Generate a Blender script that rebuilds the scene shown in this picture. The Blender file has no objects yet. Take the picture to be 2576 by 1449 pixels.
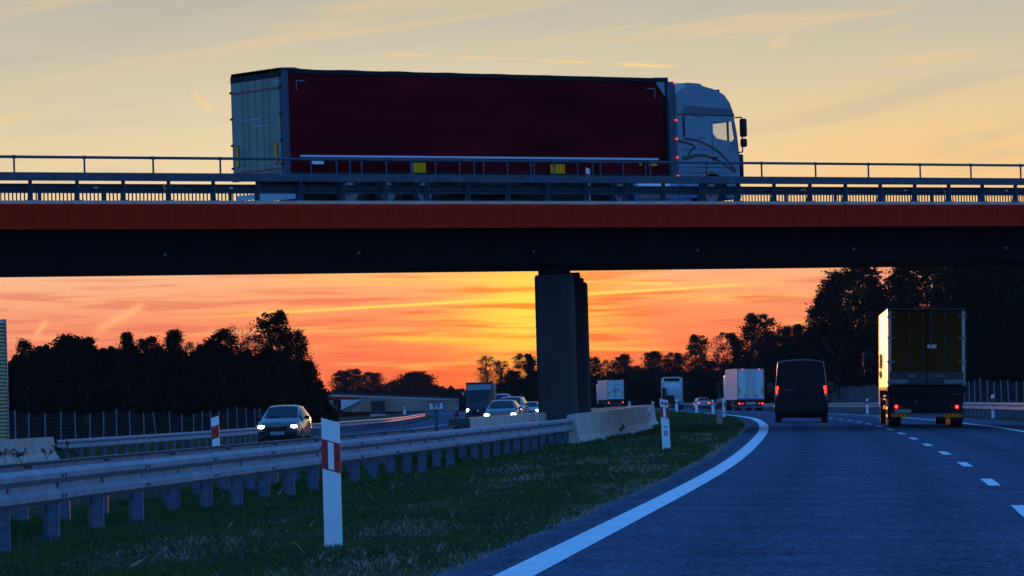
import bpy, bmesh, math, random
import numpy as np
from mathutils import Vector, Matrix
random.seed(7); rng = np.random.default_rng(7)
S = bpy.context.scene
COL = S.collection
R = math.radians

# ---------------------------------------------------------------- camera
FPX = 10376.0                       # focal length in pixels of a 2576 px wide picture
PITCH, ROLL = math.atan(276.4/FPX), R(1.6)
cam_d = bpy.data.cameras.new('camera'); cam = bpy.data.objects.new('camera', cam_d); COL.objects.link(cam)
cam_d.sensor_width = 36.0; cam_d.lens = 36*FPX/2576; cam_d.clip_end = 30000; cam_d.clip_start = 0.5
CH = 1.35
CM = Matrix.Translation((0, 0, CH)) @ Matrix.Rotation(R(90)+PITCH, 4, 'X') @ Matrix.Rotation(-ROLL, 4, 'Z')
cam.matrix_world = CM
S.camera = cam
C3 = CM.to_3x3()
def ray(px, py):
    v = C3 @ Vector(((px-1288)/FPX, (724.5-py)/FPX, -1.0)); return v/v.y
def P(px, py, Y):                   # the point at distance Y ahead seen at px, py
    v = ray(px, py); return Vector((v.x*Y, Y, CH+v.z*Y))
def azel(px, py):
    v = ray(px, py); return math.degrees(math.atan2(v.x, v.y)), math.degrees(math.atan2(v.z, math.hypot(v.x, v.y)))

# ---------------------------------------------------------------- colour management
S.view_settings.view_transform = 'Standard'; S.view_settings.look = 'None'
S.view_settings.exposure = 0.0; S.view_settings.gamma = 1.0; S.view_settings.use_curve_mapping = False
S.render.engine = 'CYCLES'
S.cycles.use_denoising = True
S.cycles.max_bounces = 6; S.cycles.diffuse_bounces = 2; S.cycles.glossy_bounces = 3; S.cycles.transmission_bounces = 4; S.cycles.transparent_max_bounces = 8
S.cycles.sample_clamp_indirect = 4.0

def lin(r, g, b):
    f = lambda c: (c/255/12.92) if c/255 <= .04045 else ((c/255+.055)/1.055)**2.4
    return (f(r), f(g), f(b), 1.0)

# ---------------------------------------------------------------- world: the sunset sky
W = bpy.data.worlds.new('World'); S.world = W; W.use_nodes = True
NT = W.node_tree; NT.nodes.clear()
class E:
    """small helper: arithmetic on shader sockets"""
    def __init__(s, sock): s.s = sock
    @staticmethod
    def m(op, *a, clamp=False, nt=None):
        n = NT.nodes.new('ShaderNodeMath'); n.operation = op; n.use_clamp = clamp
        for i, v in enumerate(a):
            if isinstance(v, E): NT.links.new(v.s, n.inputs[i])
            else: n.inputs[i].default_value = v
        return E(n.outputs[0])
    def __add__(s, o): return E.m('ADD', s, o)
    def __radd__(s, o): return E.m('ADD', s, o)
    def __sub__(s, o): return E.m('SUBTRACT', s, o)
    def __rsub__(s, o): return E.m('SUBTRACT', o, s)
    def __mul__(s, o): return E.m('MULTIPLY', s, o)
    def __rmul__(s, o): return E.m('MULTIPLY', s, o)
    def __truediv__(s, o): return E.m('DIVIDE', s, o)
def ss(x, a, b):                    # smoothstep
    n = NT.nodes.new('ShaderNodeMapRange'); n.interpolation_type = 'SMOOTHSTEP'
    NT.links.new(x.s, n.inputs['Value']); n.inputs['From Min'].default_value = a; n.inputs['From Max'].default_value = b
    if a > b:
        n.inputs['From Min'].default_value = b; n.inputs['From Max'].default_value = a
        n.inputs['To Min'].default_value = 1; n.inputs['To Max'].default_value = 0
    return E(n.outputs[0])
def gauss(x, c, w): d = (x-c)/w; return E.m('EXPONENT', d*d*-1.0)
def mixc(fac, a, b, blend='MIX'):
    n = NT.nodes.new('ShaderNodeMix'); n.data_type = 'RGBA'; n.blend_type = blend
    for i, v in ((0, fac), (6, a), (7, b)):
        if isinstance(v, E): NT.links.new(v.s, n.inputs[i])
        else: n.inputs[i].default_value = v
    return E(n.outputs[2])
def ramp(x, stops):
    n = NT.nodes.new('ShaderNodeValToRGB'); NT.links.new(x.s, n.inputs[0]); cr = n.color_ramp
    while len(cr.elements) < len(stops): cr.elements.new(0.5)
    for e, (p, c) in zip(cr.elements, stops): e.position = p; e.color = c
    return E(n.outputs[0])
def noise(vec, scale=1.0, detail=4, dist=0.0, rough=0.5):
    n = NT.nodes.new('ShaderNodeTexNoise'); NT.links.new(vec.s, n.inputs['Vector'])
    n.inputs['Scale'].default_value = scale; n.inputs['Detail'].default_value = detail
    n.inputs['Distortion'].default_value = dist; n.inputs['Roughness'].default_value = rough
    return E(n.outputs['Fac'])
def comb(x, y, z=0.0):
    n = NT.nodes.new('ShaderNodeCombineXYZ')
    for i, v in enumerate((x, y, z)):
        if isinstance(v, E): NT.links.new(v.s, n.inputs[i])
        else: n.inputs[i].default_value = v
    return E(n.outputs[0])
tc = NT.nodes.new('ShaderNodeTexCoord'); sp = NT.nodes.new('ShaderNodeSeparateXYZ'); NT.links.new(tc.outputs['Generated'], sp.inputs[0])
dx, dy, dz = (E(sp.outputs[i]) for i in range(3))
az = E.m('ARCTAN2', dx, dy)*57.29578
el = E.m('ARCSINE', dz)*57.29578
elp = E.m('MAXIMUM', el, 0.0)
T_ = E.m('SQRT', elp/90.0)
def st(*rows): return [(math.sqrt(e/90.0), c) for e, c in rows]
ZEN = (.048, .265, .86, 1)
sunw = ramp(T_, st((0, lin(238, 88, 42)), (.3, lin(243, 108, 62)), (.7, lin(248, 124, 76)), (1.15, lin(250, 142, 90)), (1.7, lin(246, 172, 122)),
                   (2.5, lin(244, 208, 158)), (3.5, lin(226, 206, 165)), (4.6, lin(202, 194, 168)), (5.6, lin(182, 182, 168)), (8.5, lin(128, 150, 180)), (14, (.10, .27, .60, 1)), (24, (.06, .28, .80, 1)), (45, ZEN)))
east = ramp(T_, st((0, (.15, .30, .60, 1)), (5, (.18, .43, .98, 1)), (14, (.15, .46, 1.15, 1)), (30, (.08, .36, 1.05, 1)), (60, ZEN)))
aaz = E.m('ABSOLUTE', az)
sky = sunw
# pinker away from the sun, brighter and yellower round it
low = ss(el, 3.0, 0.6)
sky = mixc(ss(aaz, 1.5, 7.0)*low*0.6, sky, mixc(ss(el, .8, 1.9), lin(236, 132, 108), lin(238, 188, 160)))
glow = gauss(az, 0.25, 1.25)*gauss(el, 1.2, 1.0)
sky = mixc(glow*0.55, sky, lin(255, 190, 48))
core = gauss(az, 0.2, 0.75)*gauss(el, 1.15, 0.75)
sky = mixc(core*0.9, sky, lin(255, 228, 76))
hz = gauss(az, -0.3, 2.8)*ss(el, 0.9, 0.1)
sky = mixc(hz*0.6, sky, lin(255, 104, 22))
# high halo round the lorry: paler sky just above the bridge, warmer to the right
sky = mixc(gauss(az, -1.5, 4.2)*gauss(el, 3.7, 1.1)*0.35, sky, lin(240, 226, 190))
warm = gauss(az, 6.6, 3.4)*gauss(el, 3.0, 1.1)
sky = mixc(warm*0.55, sky, lin(248, 196, 118))
# long thin streaks of cloud
n1 = noise(comb(az*0.22, el*4.2+az*0.10), 1.0, 5, 0.35, 0.55)
n2 = noise(comb(az*0.5+9.0, el*9.0+az*0.05), 1.0, 4, 0.3, 0.5)
lowf = ss(el, 2.6, 1.2)
st1 = ss(n1, .50, .64)*lowf
sky = mixc(st1*0.7, sky, mixc(gauss(az, .2, 3.6), lin(252, 168, 120), lin(255, 206, 70)))
sky = mixc(ss(n2, .48, .64)*lowf*0.72, sky, mixc(gauss(az, .2, 3.5), lin(220, 118, 98), lin(250, 94, 30)))
n3 = noise(comb(az*0.16+3.3, el*1.9-az*0.22+2.0), 1.0, 5, 0.5, 0.55)
hif = ss(el, 2.4, 3.2)*ss(el, 9.0, 5.5)
sky = mixc(ss(n3, .52, .72)*hif*0.42, sky, lin(246, 205, 140))
sky = mixc(ss(n3, .47, .30)*hif*0.32, sky, lin(174, 175, 163))
# contrails and torn streaks, each a line in the sky
def trail(p, q, w, col, amt, fade0=.1, fade1=.1, wob=0.0, brk=0.0):
    a0, e0 = azel(*p); a1, e1 = azel(*q); L = math.hypot(a1-a0, e1-e0); ux, uy = (a1-a0)/L, (e1-e0)/L
    al = (az-a0)*ux+(el-e0)*uy
    pe = (el-e0)*ux-(az-a0)*uy
    if wob: pe = pe+(noise(comb(al*2.2, 5.0), 1.0, 3)-0.5)*wob
    t = al/L
    m = gauss(pe, 0, w/FPX*57.3)*ss(t, 0, fade0)*ss(t, 1.0, 1.0-fade1)
    if brk: m = m*ss(noise(comb(al*1.6, 1.0+e0), 1.0, 2), .5-brk, .5+brk)
    return lambda s: mixc(m*amt, s, col)
Ycol = lin(255, 214, 70)
for tr in (trail((330, 808), (2060, 704), 3.6, lin(255, 224, 92), 1.0, .40, .28, .008),
           trail((860, 697), (2050, 720), 5, lin(255, 236, 90), .75, .3, .4, .03, .3),
           trail((930, 134), (1560, 160), 3.4, lin(252, 208, 130), .75, .15, .2, .03, .22),
           trail((1530, 160), (1730, 168), 4.5, lin(254, 214, 140), .75, .3, .4, .02),
           trail((225, 842), (375, 760), 11, lin(255, 178, 118), .85, .25, .2, .10),
           trail((80, 855), (125, 800), 8, lin(255, 178, 124), .8, .3, .3, .08),
           trail((470, 215), (535, 282), 6, lin(246, 206, 148), .6, .5, .15, .05),
           trail((1920, 118), (2000, 92), 14, lin(236, 204, 150), .45, .4, .4, .12),
           trail((830, 850), (1440, 857), 7, lin(255, 202, 60), .95, .4, .1, .06),
           trail((1460, 868), (1740, 852), 6, lin(255, 190, 70), .5, .1, .6, .06),
           trail((1440, 826), (1700, 836), 6, lin(255, 204, 80), .6, .1, .6, .08)):
    sky = tr(sky)
sky = mixc(ss(aaz, 10.0, 60.0), sky, east)
# below the horizon the far ground's dim colour
sky = mixc(ss(el, -0.02, -1.5), sky, (.03, .04, .08, 1))
nish = NT.nodes.new('ShaderNodeTexSky'); nish.sky_type = 'NISHITA'; nish.sun_disc = False
nish.sun_elevation = R(0.9); nish.sun_rotation = R(0.4)
b1 = NT.nodes.new('ShaderNodeBackground'); b2 = NT.nodes.new('ShaderNodeBackground'); ad = NT.nodes.new('ShaderNodeAddShader'); wo = NT.nodes.new('ShaderNodeOutputWorld')
NT.links.new(sky.s, b1.inputs[0]); b1.inputs[1].default_value = 1.0
NT.links.new(nish.outputs[0], b2.inputs[0]); b2.inputs[1].default_value = 0.004
NT.links.new(b1.outputs[0], ad.inputs[0]); NT.links.new(b2.outputs[0], ad.inputs[1]); NT.links.new(ad.outputs[0], wo.inputs[0])

# ---------------------------------------------------------------- the sun, low behind the far trees
sd = bpy.data.lights.new('sun', 'SUN'); sd.energy = 2.0; sd.angle = R(1.0); sd.color = (1.0, .36, .09)
sun = bpy.data.objects.new('sun', sd); COL.objects.link(sun)
sa, se = azel(1400, 850)
sdir = Vector((math.sin(R(sa))*math.cos(R(se)), math.cos(R(sa))*math.cos(R(se)), math.sin(R(se))))
sun.rotation_euler = sdir.to_track_quat('Z', 'Y').to_euler()

# ================================================================ materials
MT = {}
def mat(name, col, rough=.6, metal=0.0, nz=None, var=.25, bump=0.0, bscale=40.0, emit=None, es=1.0, spec=.5, coat=0.0, stretch=None, col2=None, alpha=None):
    """procedural material: colour mottled by noise at object scale nz, optional bump"""
    if name in MT: return MT[name]
    m = bpy.data.materials.new(name); MT[name] = m; m.use_nodes = True; nt = m.node_tree
    b = nt.nodes['Principled BSDF']
    c = (*col[:3], 1.0)
    b.inputs['Base Color'].default_value = c; b.inputs['Roughness'].default_value = rough; b.inputs['Metallic'].default_value = metal
    b.inputs['Specular IOR Level'].default_value = spec; b.inputs['Coat Weight'].default_value = coat; b.inputs['Coat Roughness'].default_value = .08
    t = nt.nodes.new('ShaderNodeTexCoord'); mp = nt.nodes.new('ShaderNodeMapping'); nt.links.new(t.outputs['Object'], mp.inputs[0])
    if stretch: mp.inputs['Scale'].default_value = stretch
    if nz:
        n = nt.nodes.new('ShaderNodeTexNoise'); nt.links.new(mp.outputs[0], n.inputs['Vector']); n.inputs['Scale'].default_value = nz; n.inputs['Detail'].default_value = 6; n.inputs['Roughness'].default_value = .62
        cr = nt.nodes.new('ShaderNodeValToRGB'); nt.links.new(n.outputs['Fac'], cr.inputs[0])
        lo = tuple(x*(1-var) for x in c[:3]) if col2 is None else col2[:3]; hi = tuple(min(1, x*(1+var)) for x in c[:3]) if col2 is None else c[:3]
        cr.color_ramp.elements[0].position = .3; cr.color_ramp.elements[0].color = (*lo, 1)
        cr.color_ramp.elements[1].position = .7; cr.color_ramp.elements[1].color = (*hi, 1)
        nt.links.new(cr.outputs[0], b.inputs['Base Color'])
        mr = nt.nodes.new('ShaderNodeMapRange'); nt.links.new(n.outputs['Fac'], mr.inputs[0]); mr.inputs['To Min'].default_value = max(0, rough-.1); mr.inputs['To Max'].default_value = min(1, rough+.1)
        nt.links.new(mr.outputs[0], b.inputs['Roughness'])
    if bump:
        n2 = nt.nodes.new('ShaderNodeTexNoise'); nt.links.new(mp.outputs[0], n2.inputs['Vector']); n2.inputs['Scale'].default_value = bscale; n2.inputs['Detail'].default_value = 5
        bp = nt.nodes.new('ShaderNodeBump'); bp.inputs['Strength'].default_value = bump; bp.inputs['Distance'].default_value = .02
        nt.links.new(n2.outputs['Fac'], bp.inputs['Height']); nt.links.new(bp.outputs[0], b.inputs['Normal'])
    if emit:
        b.inputs['Emission Color'].default_value = (*emit[:3], 1); b.inputs['Emission Strength'].default_value = es
    if alpha is not None: b.inputs['Alpha'].default_value = alpha
    return m
def glassmat(name, tint=(.90, .93, .95), gl=.25, dark=0.0):
    if name in MT: return MT[name]
    m = bpy.data.materials.new(name); MT[name] = m; m.use_nodes = True; nt = m.node_tree; nt.nodes.clear()
    o = nt.nodes.new('ShaderNodeOutputMaterial'); tr = nt.nodes.new('ShaderNodeBsdfTransparent'); tr.inputs[0].default_value = (*tint, 1)
    g = nt.nodes.new('ShaderNodeBsdfGlossy'); g.inputs['Roughness'].default_value = .03; g.inputs[0].default_value = (.9, .9, .9, 1)
    mx = nt.nodes.new('ShaderNodeMixShader'); mx.inputs[0].default_value = .10; nt.links.new(tr.outputs[0], mx.inputs[1]); nt.links.new(g.outputs[0], mx.inputs[2]); nt.links.new(mx.outputs[0], o.inputs[0])
    return m
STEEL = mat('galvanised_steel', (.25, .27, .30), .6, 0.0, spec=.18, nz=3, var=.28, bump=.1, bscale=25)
STEELD = mat('weathered_steel', (.14, .17, .24), .6, 0.0, spec=.2, nz=9, var=.45, bump=.15, bscale=30)
DARKST = mat('dark_steel', (.06, .065, .08), .6, .2, nz=8, var=.3)
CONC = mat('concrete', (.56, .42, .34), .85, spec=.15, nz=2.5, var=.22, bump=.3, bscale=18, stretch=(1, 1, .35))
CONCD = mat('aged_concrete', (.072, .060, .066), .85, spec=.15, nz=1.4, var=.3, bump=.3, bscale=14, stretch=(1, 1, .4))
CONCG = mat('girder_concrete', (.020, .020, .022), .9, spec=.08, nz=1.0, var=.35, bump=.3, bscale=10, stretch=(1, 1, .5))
RUBBER = mat('rubber', (.02, .02, .022), .85, nz=20, var=.3)
BLACK = mat('black_plastic', (.012, .012, .013), .5, spec=.25, nz=15, var=.25)
CHASS = mat('chassis_paint', (.014, .014, .016), .7, spec=.2, nz=8, var=.4)
RED = mat('red_reflective_film', (.45, .012, .02), .45, nz=12, var=.2)
WHITEP = mat('white_plastic', (.78, .80, .80), .45, nz=5, var=.06)
WPAINT = mat('white_vehicle_paint', (.74, .75, .76), .22, nz=1.2, var=.05, coat=.5)
ORANGE = mat('orange_cornice_paint', (.62, .020, .005), .85, spec=.08, nz=3.5, var=.22, bump=.25, bscale=60)
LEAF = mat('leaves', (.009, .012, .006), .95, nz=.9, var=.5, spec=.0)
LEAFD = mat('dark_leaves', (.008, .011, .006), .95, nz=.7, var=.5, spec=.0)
BARK = mat('bark', (.07, .055, .045), .9, nz=4, var=.4, bump=.4, bscale=12)
TAIL = mat('lit_tail_lamp', (.5, .01, .01), .3, emit=(1.0, .04, .015), es=2.0)
TAILB = mat('bright_tail_lamp', (.5, .01, .01), .3, emit=(1.0, .035, .015), es=4.5)
TAILD = mat('unlit_tail_lamp', (.25, .008, .008), .2)
AMBER = mat('amber_lamp', (.6, .25, .02), .3, emit=(1.0, .35, .03), es=3.0)
HEAD = mat('lit_headlamp', (.9, .9, .9), .2, emit=(1.0, .95, .80), es=40)
HEADB = mat('lit_xenon_headlamp', (.9, .9, .9), .2, emit=(.88, .95, 1.0), es=48)
CHROME = mat('chrome_trim', (.7, .7, .72), .15, 1.0)
GLASS = glassmat('window_glass')
DGLASS = mat('dark_glass', (.010, .014, .024), .08, spec=.35)
YELL = mat('yellow_film', (.90, .36, .004), .6, spec=.1)

# ================================================================ mesh building
class MB:
    def __init__(s): s.v = []; s.f = []
    def add(s, vs, fs):
        o = len(s.v); s.v += [tuple(v) for v in vs]; s.f += [tuple(o+i for i in f) for f in fs]; return s
    def box(s, c, d, rot=None, bev=0.0, taper=None):
        x, y, z = d[0]/2, d[1]/2, d[2]/2
        if bev:
            bm = bmesh.new(); bmesh.ops.create_cube(bm, size=1)
            bmesh.ops.scale(bm, vec=d, verts=bm.verts); bmesh.ops.bevel(bm, geom=bm.edges[:], offset=bev, segments=2, affect='EDGES', profile=.5)
            bm.verts.index_update(); vs = [v.co.copy() for v in bm.verts]; fs = [[v.index for v in f.verts] for f in bm.faces]; bm.free()
        else:
            vs = [Vector((sx*x, sy*y, sz*z)) for sz in (-1, 1) for sy in (-1, 1) for sx in (-1, 1)]
            fs = [(0, 2, 3, 1), (4, 5, 7, 6), (0, 1, 5, 4), (2, 6, 7, 3), (0, 4, 6, 2), (1, 3, 7, 5)]
        if taper:
            for v in vs:
                if v.z > 0: v.x *= taper; v.y *= taper
        if rot is not None:
            m = rot if isinstance(rot, Matrix) else Matrix.Rotation(rot, 3, 'Z'); vs = [m @ v for v in vs]
        return s.add([v+Vector(c) for v in vs], fs)
    def tube(s, p, q, r, r2=None, n=8, cap=True):
        p, q = Vector(p), Vector(q); r2 = r if r2 is None else r2
        d = (q-p).normalized(); a = d.orthogonal().normalized(); b = d.cross(a)
        vs = [c+(a*math.cos(t)+b*math.sin(t))*rr for c, rr in ((p, r), (q, r2)) for t in [2*math.pi*i/n for i in range(n)]]
        fs = [(i, (i+1) % n, n+(i+1) % n, n+i) for i in range(n)]
        if cap: fs += [tuple(range(n))[::-1], tuple(range(n, 2*n))]
        return s.add(vs, fs)
    def path(s, pts, r, n=6):
        for a, b in zip(pts, pts[1:]): s.tube(a, b, r, n=n)
        return s
    def prism(s, poly, y0, y1, ax='Y'):           # poly in (x,z) swept along y, or in (y,z) swept along x
        n = len(poly)
        g = (lambda p, t: (p[0], t, p[1])) if ax == 'Y' else ((lambda p, t: (t, p[0], p[1])) if ax == 'X' else (lambda p, t: (p[0], p[1], t)))
        vs = [g(p, t) for t in (y0, y1) for p in poly]
        return s.add(vs, [tuple(range(n))[::-1], tuple(range(n, 2*n))]+[(i, (i+1) % n, n+(i+1) % n, n+i) for i in range(n)])
    def sphere(s, c, r, seg=10, rings=7):
        rx, ry, rz = r if isinstance(r, (tuple, list)) else (r, r, r)
        vs = [(c[0], c[1], c[2]-rz)]
        for i in range(1, rings):
            ph = -math.pi/2+math.pi*i/rings
            vs += [(c[0]+rx*math.cos(ph)*math.cos(2*math.pi*j/seg), c[1]+ry*math.cos(ph)*math.sin(2*math.pi*j/seg), c[2]+rz*math.sin(ph)) for j in range(seg)]
        vs.append((c[0], c[1], c[2]+rz)); k = len(vs)-1
        fs = [(0, 1+(j+1) % seg, 1+j) for j in range(seg)]
        for i in range(rings-2):
            for j in range(seg):
                a = 1+i*seg; fs.append((a+j, a+(j+1) % seg, a+seg+(j+1) % seg, a+seg+j))
        a = 1+(rings-2)*seg; fs += [(a+j, a+(j+1) % seg, k) for j in range(seg)]
        return s.add(vs, fs)
    def mesh(s, name, m, smooth=False):
        me = bpy.data.meshes.new(name); me.from_pydata(s.v, [], s.f); me.materials.append(m)
        bm = bmesh.new(); bm.from_mesh(me); bmesh.ops.recalc_face_normals(bm, faces=bm.faces); bm.to_mesh(me); bm.free()
        if smooth:
            for p in me.polygons: p.use_smooth = True
            try: me.set_sharp_from_angle(angle=R(38))
            except Exception: pass
        return me
    def build(s, name, m, parent=None, smooth=False, kind=None, loc=None, rot=None):
        return link(name, s.mesh(name, m, smooth), parent, kind, loc, rot)
def link(name, me, parent=None, kind=None, loc=None, rot=None):
    o = bpy.data.objects.new(name, me); COL.objects.link(o)
    if parent is not None: o.parent = parent
    if kind: o['kind'] = kind
    if loc is not None: o.location = loc
    if rot is not None: o.rotation_euler = rot
    return o
def thing(name, label, cat, loc=(0, 0, 0), rot=(0, 0, 0), group=None):
    o = bpy.data.objects.new(name, None); COL.objects.link(o); o.location = loc; o.rotation_euler = rot; o.empty_display_size = .2
    return tag(o, label, cat, group)
def tag(o, label, cat, group=None):
    o['label'] = label; o['category'] = cat
    if group: o['group'] = group
    return o
def dup(o, parent=None):
    c = o.copy(); COL.objects.link(c); c.parent = parent
    for ch in KIDS.get(o.name, []) or [k for k in o.children]: dup(ch, c)
    return c
KIDS = {}
def text(body, size, parent, loc, rot, m, name='lettering', sx=1.0, off=0.0):
    cu = bpy.data.curves.new(name, 'FONT'); cu.body = body; cu.size = size; cu.extrude = .001; cu.align_x = 'CENTER'; cu.align_y = 'CENTER'; cu.offset = off
    cu.materials.append(m); cu.resolution_u = 4
    o = bpy.data.objects.new(name, cu); COL.objects.link(o); 
    me = bpy.data.meshes.new_from_object(o); me.name = name; COL.objects.unlink(o); bpy.data.objects.remove(o); o = link(name, me, parent)
    o.location = loc; o.rotation_euler = rot; o.scale = (sx, 1, 1)
    return o
def grid_mesh(name, rows, m, kind=None, parent=None):
    """rows: list of rows of points"""
    n = len(rows[0]); vs = [tuple(p) for r in rows for p in r]
    fs = [(i*n+j, i*n+j+1, (i+1)*n+j+1, (i+1)*n+j) for i in range(len(rows)-1) for j in range(n-1)]
    me = bpy.data.meshes.new(name); me.from_pydata(vs, [], fs); me.materials.append(m)
    for p in me.polygons: p.use_smooth = True
    return link(name, me, parent, kind)
def sweep(path, prof, closed=True, zf=True):
    """prof points (lateral to the right of travel, height); path = list of (x,y,z)"""
    mb = MB(); n = len(prof); vs = []
    for i, p in enumerate(path):
        a = Vector(path[max(0, i-1)]); b = Vector(path[min(len(path)-1, i+1)]); d = (b-a); d.z = 0; d.normalize(); r = Vector((d.y, -d.x, 0))
        vs += [Vector(p)+r*q[0]+Vector((0, 0, q[1])) for q in prof]
    fs = [(i*n+j, i*n+(j+1) % n, (i+1)*n+(j+1) % n, (i+1)*n+j) for i in range(len(path)-1) for j in range(n if closed else n-1)]
    if closed: fs += [tuple(range(n))[::-1], tuple((len(path)-1)*n+j for j in range(n))]
    mb.add(vs, fs); return mb

# ================================================================ terrain functions
ZY = [-60, 0, 140, 200, 260, 330, 400, 500, 620, 1000, 1600, 4000]
ZZ = [0, 0, 0, -.1, -.2, -.35, -.5, -.6, -.68, -1.2, -1.8, -2]
def z0(Y): return float(np.interp(Y, ZY, ZZ))
LINEPX = [(1296, 1449), (1488, 1347), (1655, 1269), (1764, 1213), (1841, 1168), (1889, 1124), (1920, 1090), (1925, 1078), (1920, 1066), (1903, 1055), (1882, 1050), (1840, 1045), (1782, 1040), (1720, 1036)]
def hitz(px, py, zfun):
    v = ray(px, py); Y = 5.0; st_ = .5
    while Y < 3000:
        if CH+v.z*Y <= zfun(v.x*Y, Y): break
        Y += st_ if Y < 200 else 2
    return Vector((v.x*Y, Y, CH+v.z*Y))
LP = [hitz(a, b, lambda X, Y: z0(Y)+.15) for a, b in LINEPX]
ly = [-60.0, 0.0]+[p.y for p in LP]+[620, 750, 900, 1000, 1200, 1600]
s0 = (LP[1].x-LP[0].x)/(LP[1].y-LP[0].y)
lx = [LP[0].x-s0*(LP[0].y+60)-1.5, LP[0].x-s0*LP[0].y]+[p.x for p in LP]+[13.5, 7.5, -3, -11, -33, -95]
yy = np.arange(-60, 1600, 6.0)
xx = np.interp(yy, ly, lx)
for _ in range(3):                       # smooth the line a little
    k = np.array([1, 2, 3, 2, 1.])/9; xp = np.pad(xx, 2, mode='reflect', reflect_type='odd'); xx = np.convolve(xp, k, 'valid')
def XL(Y): return float(np.interp(Y, yy, xx))
def XLs(Y): return (XL(Y+3)-XL(Y-3))/6
CO = [-90, -60, -36, -27, -25, -18, -8.6, -7.2, -5.4, -0.7, 0, 7.6, 10.6, 12, 14, 20, 60, 140]
CZ = [-1.2, -1.0, -.85, -.52, -.42, -.18, .0, -.02, 0., .12, .15, -.08, -.17, -.2, -.1, -.05, -.2, -.5]
def cross(o): return float(np.interp(o, CO, CZ))
def gz(X, Y): return z0(Y)+cross(X-XL(Y))
def hit(px, py): return hitz(px, py, gz)
# ================================================================ ground, roads, markings
ASPH = mat('asphalt', (.085, .098, .135), .95, nz=.55, var=.22, bump=.1, bscale=55, spec=.0)
def speckle(m, scale, lo, hi):
    nt = m.node_tree; b = nt.nodes['Principled BSDF']; src = b.inputs['Base Color'].links[0].from_socket
    t = nt.nodes.new('ShaderNodeTexCoord'); v = nt.nodes.new('ShaderNodeTexNoise'); nt.links.new(t.outputs['Object'], v.inputs['Vector']); v.inputs['Scale'].default_value = scale; v.inputs['Detail'].default_value = 3
    mr = nt.nodes.new('ShaderNodeMapRange'); nt.links.new(v.outputs['Fac'], mr.inputs[0]); mr.inputs[1].default_value = .35; mr.inputs[2].default_value = .65; mr.inputs[3].default_value = lo; mr.inputs[4].default_value = hi
    mx = nt.nodes.new('ShaderNodeMix'); mx.data_type = 'RGBA'; mx.blend_type = 'MULTIPLY'; mx.inputs[0].default_value = 1
    nt.links.new(src, mx.inputs[6]); nt.links.new(mr.outputs[0], mx.inputs[7]); nt.links.new(mx.outputs[2], b.inputs['Base Color'])
speckle(ASPH, 22, .45, 1.6); speckle(ASPH, 7, .80, 1.2)
MARK = mat('road_marking_paint', (.74, .76, .78), .95, nz=2.2, var=.10, bump=.05, bscale=60, spec=.0)
speckle(MARK, 30, .88, 1.05)
TURF = mat('turf', (.040, .055, .022), .95, nz=.8, col2=(.11, .075, .062), bump=.8, bscale=8, spec=.0)
speckle(TURF, 9, .45, 1.4)

OFF = [-2300, -900, -300, -140, -90, -60, -45, -36, -31, -27, -25, -21, -18, -13, -11, -10.6, -9.3, -8.6, -7.8, -7.2, -6.4, -5.4, -4.5, -3.6, -2.8, -2.1, -1.4, -.75, 0, 4, 7.6, 10.8, 12, 14, 17, 20, 28, 40, 60, 140, 400, 1100, 2300]
YS = list(np.arange(-60, 130, 1.5))+list(np.arange(130, 420, 6.0))+list(np.arange(420, 1600, 20.0))+[1800, 2000, 2250]
rows = []
for Y in YS:
    base = XL(min(Y, 1590)); r = []
    for o in OFF:
        z = z0(Y)+cross(o)
        if -8.2 < o < -1 or o < -25 or o > 11.5: z += .035*(math.sin(Y*.9+o*2.1)+math.sin(Y*.37-o*1.3))*(1 if -8.3 < o < 0 else 1.5)
        if -.5 < o < 10.9 or -24.5 < o < -11: z -= .03
        r.append((base+o, Y, z))
    rows.append(r)
ground = grid_mesh('ground', rows, TURF, 'structure')
def strip(name, o0, o1, Y0, Y1, dzz, m, step=3.0, n=1):
    ys = list(np.arange(Y0, Y1, step))+[Y1]; rows = []
    for Y in ys: rows.append([(XL(Y)+o0+(o1-o0)*k/n, Y, z0(Y)+cross(o0+(o1-o0)*k/n)+dzz) for k in range(n+1)])
    return rows
def ragged(o, Y): return o+.10*math.sin(Y*1.7)+.07*math.sin(Y*4.1+1)+.05*math.sin(Y*.53)
rws = []
for Y in list(np.arange(-60, 130, .35))+list(np.arange(130, 1590, 5.0)):
    rws.append([(XL(Y)+o, Y, z0(Y)+cross(o)+.006) for o in (ragged(-.72, Y), 0, 3.8, 7.6, 10.7)])
road = grid_mesh('road', rws, ASPH, 'structure')
at_ = road.data.attributes.new('lateral', 'FLOAT', 'POINT'); at_.data.foreach_set('value', [o_ for _ in rws for o_ in (-.72, 0, 3.8, 7.6, 10.7)])
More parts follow.
